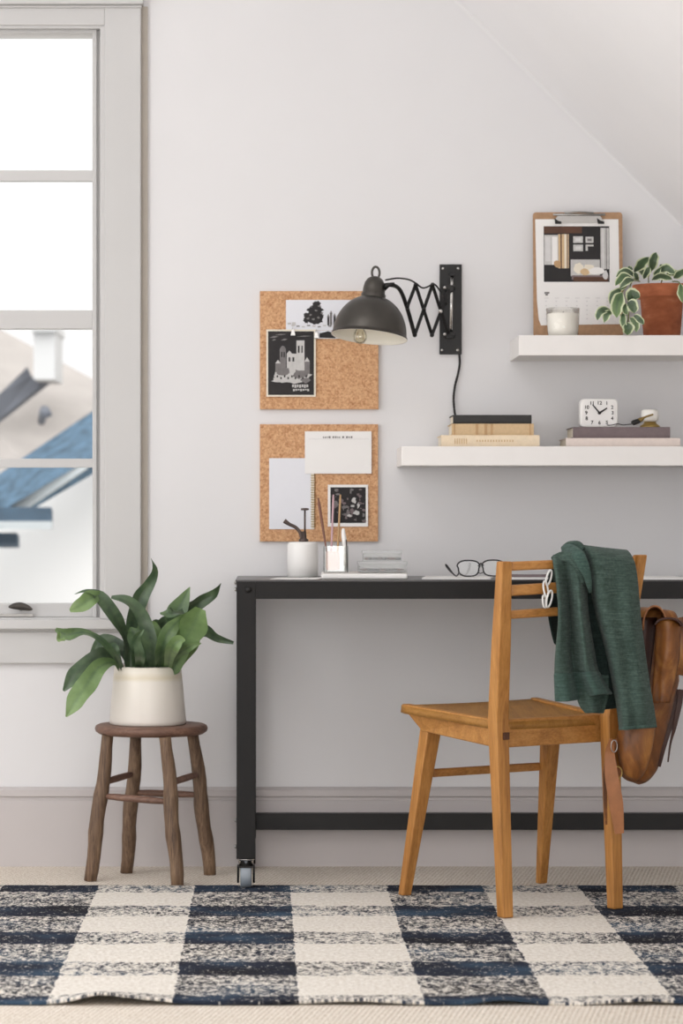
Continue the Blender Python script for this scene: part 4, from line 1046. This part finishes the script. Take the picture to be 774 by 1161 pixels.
for pts in ([(430, 310, 6.90), (380, 290, 6.86), (330, 330, 6.84), (290, 400, 6.835), (270, 480, 6.83), (210, 545, 6.83)], [(430, 310, 6.90), (370, 310, 6.85), (340, 400, 6.835), (335, 480, 6.83), (340, 580, 6.825), (330, 680, 6.825)], [(690, 310, 6.9), (745, 320, 6.87), (760, 400, 6.86)], [(500, 320, 6.92), (500, 270, 6.91), (520, 230, 6.91)], [(600, 320, 6.92), (620, 270, 6.9), (660, 250, 6.89)]):
    b.tube([at(q.x, q.y, q.z) for q in crom([Vector(hx(*p)) for p in pts], 24)], .0016, 6)
b.build('stem', M['stem'], tp)

# books
def book(name, x0, x1, y0, y1, D, dep, cover, label, zb_, group, band=None, marks=()):
    """closed book lying flat, spine to the camera"""
    z0, z1 = zb_, zb_ + (y1 - y0) * D / F
    xa, xb = X(x0, D), X(x1, D); ya = D - CAMD; yb_ = ya + dep
    t = thing(name, label, 'book', ((xa + xb)/2, (ya + yb_)/2, z0), group)
    c = .0022
    b = MB(); b.box((xa, ya + .003, z0), (xb, yb_, z0 + c)); b.box((xa, ya + .003, z1 - c), (xb, yb_, z1))
    n = 8; ring = []
    for k in range(n + 1):
        a = PI * k / n; ring.append((ya + .004 - .004*math.sin(a), z0 + (z1 - z0) * (1 - math.cos(a)) / 2))
    pts = [(xa, y, z) for y, z in ring] + [(xa, ya + .006, z1), (xa, ya + .006, z0)]
    b.prism(pts, (xb - xa, 0, 0)); b.build('cover', cover, t)
    MB().box((xa + .003, ya + .006, z0 + c), (xb - .003, yb_ - .003, z1 - c)).build('page_block', M['pages'], t)
    if marks:
        if len(marks) > 8:                              # a line of print: one flat piece of lettering
            for part in (marks[:6], marks[6:]):
                mm = MB()
                for (mx0, mx1, f0, f1, m) in part: mm.box((X(mx0, D), ya - .0004, z0 + (z1-z0)*f0), (X(mx1, D), ya + .001, z0 + (z1-z0)*f1))
                mm.build('spine_lettering', marks[0][4], t)
        else:
            for (mx0, mx1, f0, f1, m) in marks:
                MB().box((X(mx0, D), ya - .0005, z0 + (z1-z0)*f0), (X(mx1, D), ya + .003, z0 + (z1-z0)*f1)).build('spine_band', m, t)
    return z1
g1 = 'books stacked at the left end of the lower shelf'
BD = 6.88
mk3 = []
rnd = random.Random(3)
x = 515
for k in range(6): mk3.append((x, x + 1.3, .25, .72, M['book_tan'])); x += 2.6
x = 540.0
for k in range(14): mk3.append((x, x + 1.6, .42, .6, M['book_tan'])); x += 3.1
z = book('book', 500, 611.5, 491.5, 504.8, BD, .17, M['book_cream'], 'thick cream book at the bottom of the stack left on the lower shelf', zS, g1, marks=mk3)
z = book('book', 512, 605, 478.5, 491.5, BD, .16, M['book_tan'], 'tan cloth book in the middle of the stack left on the lower shelf', z, g1,
         marks=[(539, 542, .02, .98, M['pencil_tan']), (549, 552, .02, .98, M['pencil_tan']), (556, 558.5, .02, .98, M['pencil_tan']), (514, 516, .02, .98, M['pencil_tan']), (600, 601.5, .02, .98, M['pencil_tan'])])
z = book('book', 513.5, 602.5, 468.5, 478.5, BD + .005, .15, M['book_black'], 'black book on top of the stack left on the lower shelf', z, g1)
g2 = 'books stacked under the clock'
z2 = book('book', 641.5, 771, 495, 505, BD, .17, M['book_pink'], 'pale pink book at the bottom of the stack beneath the clock', zS, g2)
z2 = book('book', 649.5, 759.5, 482.5, 495, BD, .16, M['book_mauve'], 'mauve grey book directly beneath the white clock', z2, g2)

# alarm clock
KD = 6.925; kk = KD / F
kc_ = Vector((X(678, KD), KD - CAMD, z2))
clk = thing('alarm_clock', 'small square white alarm clock with black numerals standing on the mauve book', 'clock', kc_)
h = 32.5 * kk; w = 43 * kk
rr = []
def sq(s, y, r=.012):
    return [Vector((kc_.x + px * s, y, kc_.z + h/2 + pz * s)) for px, pz in rrect(-w/2, -h/2, w/2, h/2, r, 6)]
yk = kc_.y
MB().loft([sq(.93, yk - .018), sq(.99, yk - .016), sq(1, yk - .010), sq(1, yk + .016), sq(.94, yk + .020)]).build('case', M['ceramic_white'], clk)
MB().loft([sq(.86, yk - .0192), sq(.86, yk - .0180)], smooth=False).build('dial', M['white_paper'], clk)
fc = Vector((kc_.x + .0005, yk - .0200, kc_.z + h/2))
def text_mesh(b, txt, size, c, mi=0):
    cu = bpy.data.curves.new('t', 'FONT'); cu.body = txt; cu.size = size; cu.align_x = 'CENTER'; cu.align_y = 'CENTER'; cu.offset = size*.02
    ob = bpy.data.objects.new('t', cu); me = bpy.data.meshes.new_from_object(ob)
    vs = [Vector((v.co.x, 0, v.co.y)) + Vector(c) for v in me.vertices]
    b.add(vs, [tuple(p.vertices) for p in me.polygons], mi)
    bpy.data.objects.remove(ob); bpy.data.curves.remove(cu); bpy.data.meshes.remove(me)
b = MB()
for hr in range(1, 13):
    a = PI/2 - hr * PI/6
    cx, cz = math.cos(a), math.sin(a); m = max(abs(cx) , abs(cz))
    q = (abs(cx)**4 + abs(cz)**4) ** .25
    text_mesh(b, str(hr), .0125, fc + Vector((cx/q * w*.345, 0, cz/q * h*.345)))
b.build('numerals', M['ink'], clk, fixn=False)
def hand(ang, ln, wd, name, o):
    d = Vector((math.sin(ang), 0, math.cos(ang))); s_ = Vector((d.z, 0, -d.x)); c = fc + Vector((0, -o, 0))
    MB().prism([c - d*.004 - s_*wd/2, c - d*.004 + s_*wd/2, c + d*ln + s_*wd*.3, c + d*ln - s_*wd*.3], (0, .0006, 0)).build(name, M['ink'], clk)
hand(math.radians(57), .0230, .0052, 'hour_hand', .001)
hand(math.radians(-40), .0275, .0042, 'minute_hand', .002)
MB().lathe([(0, 0), (.003, 0), (.003, .003), (0, .003)], fc, 12, mat=Matrix.Rotation(PI/2, 4, 'X')).build('hub', M['ink'], clk)
for sx in (-1, 1): MB().box((kc_.x + sx*w*.3 - .006, yk - .012, kc_.z - .0), (kc_.x + sx*w*.3 + .006, yk + .014, kc_.z + .002)).build('foot', M['ceramic_white'], clk)

# small ivory dome trinket on the mauve book
TKD = 6.93
tk = thing('desk_trinket', 'small ivory dome on a brass base with a dark strap, on the mauve book', 'trinket', Vector((X(737, TKD), TKD - CAMD, z2)))
kq = TKD / F; tcx = Vector((X(736.5, TKD), TKD - CAMD, z2))
MB().lathe([(0, 0), (11*kq, 0), (11.5*kq, .002), (11*kq, .005), (7.5*kq, .010), (6.5*kq, .016), (0, .016)], tcx, 28).build('base', M['brass'], tk)
MB().lathe([(0, .015), (7*kq, .015), (9.5*kq, 9*kq), (10*kq, 14*kq), (9.5*kq, 19*kq), (7*kq, 20.5*kq), (0, 20.8*kq)], tcx, 32).build('dome', M['wax'], tk)
pts = tr([(740, 470, TKD - .03), (732, 472.5, TKD - .035), (726, 476, TKD - .04), (719, 479.5, TKD - .045)], 12)
MB().tube(pts, [.0025]*6 + [.004, .005, .006, .0062, .0062, .006, .004], 8).build('strap', M['brass'], tk)
MB().tube(tr([(725, 477, TKD - .042), (718, 479.3, TKD - .045), (716, 480.5, TKD - .045)], 6), [.005, .0062, .0066, .0066, .006, .005, .003], 8).build('strap_end', M['ink'], tk)
MB().tube(tr([(716, 480.8, TKD - .045), (706, 481.8, TKD - .04), (700, 480.5, TKD - .035), (693, 482, TKD - .05), (688, 482, TKD - .05)], 16), .0012, 6).build('cord', M['ink'], tk)

# ================================================================== THINGS ON THE DESK
zD = zT
def onpaper(name, pts, label, th=.0015, z0=zD, mat=None, cat='paper', group=None):
    b = MB().prism([Vector((x_, y_, z0)) for x_, y_ in pts], (0, 0, th)); return tag(b.build(name, mat or M['white_paper']), label, cat, group)
def rectp(px0, px1, D0, D1, skew=0):
    return [(X(px0, D0), D0 - CAMD), (X(px1, D0), D0 - CAMD), (X(px1, D1) + skew, D1 - CAMD), (X(px0, D1) + skew, D1 - CAMD)]
onpaper('paper_sheet', rectp(306, 360, 6.64, 6.80, .02), 'thin white paper lying on the desk in front of the white mister', .0012)
# mister
MD = 6.93; km = MD / F; mc = Vector((X(343, MD), MD - CAMD, zD))
mi_ = thing('plant_mister', 'white ceramic plant mister with a bronze pump at the left of the desk', 'plant mister', mc)
Hm = 39.5*km
MB().lathe([(0, 0), (16.5*km, 0), (17.3*km, .002), (17.6*km, Hm*.5), (17.2*km, Hm*.92), (15.5*km, Hm), (6*km, Hm + .001), (0, Hm + .001)], mc, 40).build('bottle', M['ceramic_white'], mi_)
MB().lathe([(0, Hm), (5.5*km, Hm), (5.5*km, Hm + 3*km), (3.5*km, Hm + 4*km), (3*km, Hm + 12*km), (0, Hm + 12*km)], mc + Vector((1*km, 0, 0)), 20).build('pump', M['mister_metal'], mi_)
MB().tube(tr([(342, 611, MD), (340, 604, MD), (335, 598, MD), (328, 594.5, MD), (322, 590.5, MD)], 18), [.0045]*14 + [.0048, .0052, .0056, .006, .006], 9).build('spout', M['mister_metal'], mi_)
b = MB().tube([at(345.5, 606, MD), at(345.5, 578, MD)], .0024, 8); c = at(345.5, 577.5, MD)
b.lathe([(0, -.003), (.010, -.002), (.0105, .0005), (.009, .003), (0, .0035)], c, 20); b.build('plunger', M['mister_metal'], mi_)
# white tray / closed notebook
onb = MB().prism([Vector((x_, y_, zD)) for x_, y_ in rectp(364, 462, 6.66, 6.96, -.0)], (0, 0, 6.2 * 6.7 / F))
tray = onb.build('white_tray', M['ceramic_white'], bevel=.004); tag(tray, 'low white tray on the desk under the glass jar and clear boxes', 'tray')
zTr = zD + 6.2 * 6.7 / F
# glass jar with tools
JD = 6.80; kj = JD / F; jc = Vector((X(380.5, JD), JD - CAMD, zTr))
jar = thing('glass_jar', 'clear square glass jar of pencils and brushes on the white tray', 'jar', jc)
Hj = 30*kj; wj = 14*kj
def sqr(s, z, r=.3): return [jc + Vector((px, py, z)) for px, py in rrect(-wj*s, -wj*s, wj*s, wj*s, wj*r, 4)]
MB().loft([sqr(.97, 0), sqr(1, .003), sqr(1, Hj), sqr(.93, Hj), sqr(.93, .004), sqr(.2, .004)], smooth=False).build('glass', M['clear_glass'], jar)
b = MB().box((jc.x - wj*.80, jc.y - wj*.6, jc.z + .006), (jc.x + wj*.3, jc.y + wj*.6, jc.z + Hj*.80)); tag(b.build('eraser_block', M['pink_stuff'], bevel=.003), 'pale pink eraser block standing inside the glass jar', 'eraser')
for (a_, c_, r, m, nm, lb) in ((((372.5, 640), (360, 561)), None, .0034, 'pencil_brown', 'paint_brush', 'slim brown paint brush leaning left out of the glass jar'),
                     (((375, 638), (378, 557)), None, .0026, 'pencil_pink', 'pencil', 'mauve pencil standing in the middle of the glass jar'),
                     (((382, 638), (386, 557)), None, .0026, 'pencil_tan', 'pencil', 'natural wood pencil standing at the right of the glass jar')):
    p, q = at(*a_[0], JD), at(*a_[1], JD + .05); p.z = max(p.z, jc.z + .006)
    pts = [p.lerp(q, t) for t in (0, .3, .6, .85, .95, 1)]
    t = thing(nm, lb, 'brush' if 'brush' in nm else 'pencil', p)
    MB().tube(pts[:5], [r]*4 + [r*.8] if 'brush' not in nm else [r*.5, r*.7, r, r*1.1, r*.7], 8).build('shaft', M[m], t)
    MB().tube([pts[4], pts[5]], [r*.8, r*.15], 8).build('tip', M['ink'] if 'brush' not in nm else M['pencil_tan'], t)
t = thing('flat_brush', 'short pale handled brush standing at the right side of the glass jar', 'brush', at(391, 640, JD - .012))
MB().tube(tr([(391.5, 642, JD - .012), (391, 625, JD - .012), (390, 612, JD - .010), (389, 604, JD - .010), (389, 599, JD - .010)], 12), [.005]*5 + [.0055, .006, .006, .0055, .005, .0045, .004, .002], 10).build('handle', M['ceramic_white'], t)
MB().tube(tr([(393.3, 643, JD - .018), (392.6, 612, JD - .018)], 4), .0016, 6).build('edge', M['mister_metal'], t)
# clear boxes
def cbox(x0, x1, y0, y1, D, dep, z0, label):
    xa, xb = X(x0, D), X(x1, D); ya = D - CAMD; hh = (y1 - y0) * D / F; th = .002
    t = thing('clear_box', label, 'box', ((xa+xb)/2, ya + dep/2, z0), 'clear acrylic boxes on the tray')
    b = MB()
    b.box((xa, ya, z0), (xb, ya + dep, z0 + th)); b.box((xa, ya, z0 + th), (xb, ya + th, z0 + hh*.7)); b.box((xa, ya + dep - th, z0 + th), (xb, ya + dep, z0 + hh*.7))
    b.box((xa, ya + th, z0 + th), (xa + th, ya + dep - th, z0 + hh*.7)); b.box((xb - th, ya + th, z0 + th), (xb, ya + dep - th, z0 + hh*.7))
    b.build('box_body', M['clear_acrylic'], t)
    b = MB(); b.box((xa - .002, ya - .002, z0 + hh*.72), (xb + .002, ya + dep + .002, z0 + hh*.98)); b.build('lid', M['clear_acrylic'], t)
    return z0 + hh, (xa, xb, ya, dep)
zc1, bx = cbox(407, 461, 637, 650, 6.76, .10, zTr, 'lower clear acrylic box on the white tray')
zc2, bx2 = cbox(412, 455, 624.5, 637, 6.77, .08, zc1, 'smaller clear acrylic box stacked on top')
rnd = random.Random(5)
for (bb, zz, y_, n) in ((bx, zTr, 0, 7), (bx2, zc1, 0, 8)):
    for k in range(n):
        cx = bb[0] + (bb[1]-bb[0]) * (.12 + .76*k/(n-1)); cy = bb[2] + bb[3]*(.35 + .3*rnd.random())
        a = rnd.random()*PI; d = Vector((math.cos(a)*.008, math.sin(a)*.008, 0)); c = Vector((cx, cy, zz + .0065))
        s_ = Vector((-d.y, d.x, 0)) * .35
        pts = [c - d, c + d, c + d + s_, c - d + s_]
        rd_ = crom([c - d - s_, c + d - s_, c + d + s_, c - d*.6 + s_, c - d*.6 - s_*.3, c + d*.5 - s_*.3], 20)
        m = M['mister_metal'] if k % 3 else M['pencil_brown']
        tag(MB().tube(rd_, .0030, 6).build('binder_clip', m), 'small dark clip inside the lower clear box' if zz == zTr else 'small dark clip inside the upper clear box', 'clip', 'clips in the lower clear box' if zz == zTr else 'clips in the upper clear box')
# papers + glasses
onpaper('paper_stack', rectp(478, 556, 6.66, 6.90, .01), 'small stack of white papers lying under the black glasses', .0032)
onpaper('magazine', rectp(566, 634, 6.64, 6.86, .03), 'white open booklet on the desk behind the chair back', .0045)
onpaper('notebook', rectp(582, 640, 6.67, 6.84, -.02), 'thin dark notebook lying on the white booklet behind the chair', .004, zD + .0045, M['book_mauve'], 'notebook')
onpaper('paper_pile', rectp(727, 790, 6.62, 6.86, -.06), 'loose white papers at the right end of the desk', .004)
GD = 6.76; gz = zD + .0032
gl = thing('eyeglasses', 'black framed eyeglasses lying open on the papers', 'glasses', at(535, 656, GD))
gb = MB()
def lens_pts(cx, cy, rx, ry, D, yaw):
    out = []
    for k in range(28):
        a = 2*PI*k/28; ca, sa = math.cos(a), math.sin(a)
        ux = math.copysign(abs(ca)**.75, ca)*rx; uy = math.copysign(abs(sa)**.75, sa)*ry * (1 if sa > 0 else 1.0)
        ux *= (1.06 if sa < 0 else .92)
        p = at(cx + ux, cy + uy, D); p.y += ux * D / F * yaw; out.append(p)
    return out
l1 = lens_pts(531, 646, 12.2, 9.0, GD, -.35); l2 = lens_pts(559, 645.6, 12.2, 9.0, GD - .03, -.35)
lift = gz + .0018 - min(p.z for p in l1 + l2)
for p in l1 + l2: p.z += lift
gb.tube(l1, .0019, 7, closed=True); gb.tube(l2, .0019, 7, closed=True)
gb.tube([l1[0] + Vector((-.001, 0, .006)), (l1[0] + l2[14]) / 2 + Vector((0, 0, .012)), l2[14] + Vector((.001, 0, .006))], .0022, 7)
gb.build('frame_front', M['glasses'], gl)
e1 = l1[14] + Vector((-.002, .002, .006)); 
tip = at(505, 640, GD - .10)
MB().tube(crom([e1, e1 + Vector((-.012, -.03, .002)), e1.lerp(tip, .72) + Vector((0, 0, .004)), tip + Vector((0, 0, 0))], 20) if False else crom([l1[12] + Vector((0, 0, .000)), at(517, 653, GD - .03), at(511, 648, GD - .07), tip], 20), [.0020]*12 + [.0024, .0028, .0031, .0033, .0034, .0034, .0033, .003, .002], 7).build('temple', M['glasses'], gl)
e2 = l2[0] + Vector((.002, 0, .005))
MB().tube(crom([e2, e2 + Vector((.004, -.05, .001)), e2 + Vector((.002, -.08, -.002)), e2 + Vector((0, -.095, -.008))], 16), .0021, 7).build('temple', M['glasses'], gl)
MB().tube([l1[2], l1[2] + Vector((.006, .0, -.002)), l2[12]], .0012, 6).build('nose_bridge', M['glasses'], gl)
for L in (l1, l2):
    MB().poly(L).build('lens', M['clear_glass'], gl)

# ================================================================== LIGHT
w = bpy.data.worlds.new('overcast_sky'); scene.world = w; w.use_nodes = True
bg = w.node_tree.nodes['Background']; bg.inputs[0].default_value = (1.0, .995, .99, 1); bg.inputs[1].default_value = 1.05
def area(name, loc, target, sx, sy, e, col=(1, 1, 1)):
    L = bpy.data.lights.new(name, 'AREA'); L.shape = 'RECTANGLE'; L.size = sx; L.size_y = sy; L.energy = e; L.color = col
    o = bpy.data.objects.new(name, L); COL.objects.link(o); o.location = loc
    o.rotation_euler = (Vector(target) - Vector(loc)).to_track_quat('-Z', 'Y').to_euler(); return o
area('window_light', (XL - .05, (WY0 + WY1) / 2, (WZ0 + WZ1) / 2), (1, (WY0 + WY1) / 2 + .5, (WZ0 + WZ1) / 2 - .2), 3.5, 2.1, 40, (1, .995, 1))
area('ceiling_light', (-.3, -2.4, 2.96), (-.3, -2.2, 0), 2.6, 2.2, 32, (1, .99, .99))
area('front_fill_light', (1.0, YF + .25, 1.5), (.4, 0, .9), 3.2, 2.2, 120, (1, .995, 1))  # added fill lamp, the front wall has no opening
sn = bpy.data.lights.new('sun', 'SUN'); sn.energy = 3.4; sn.angle = 1.3; so = bpy.data.objects.new('sun', sn); COL.objects.link(so)
so.rotation_euler = (math.radians(38), 0, 0); so.location = (0, 4, 9)
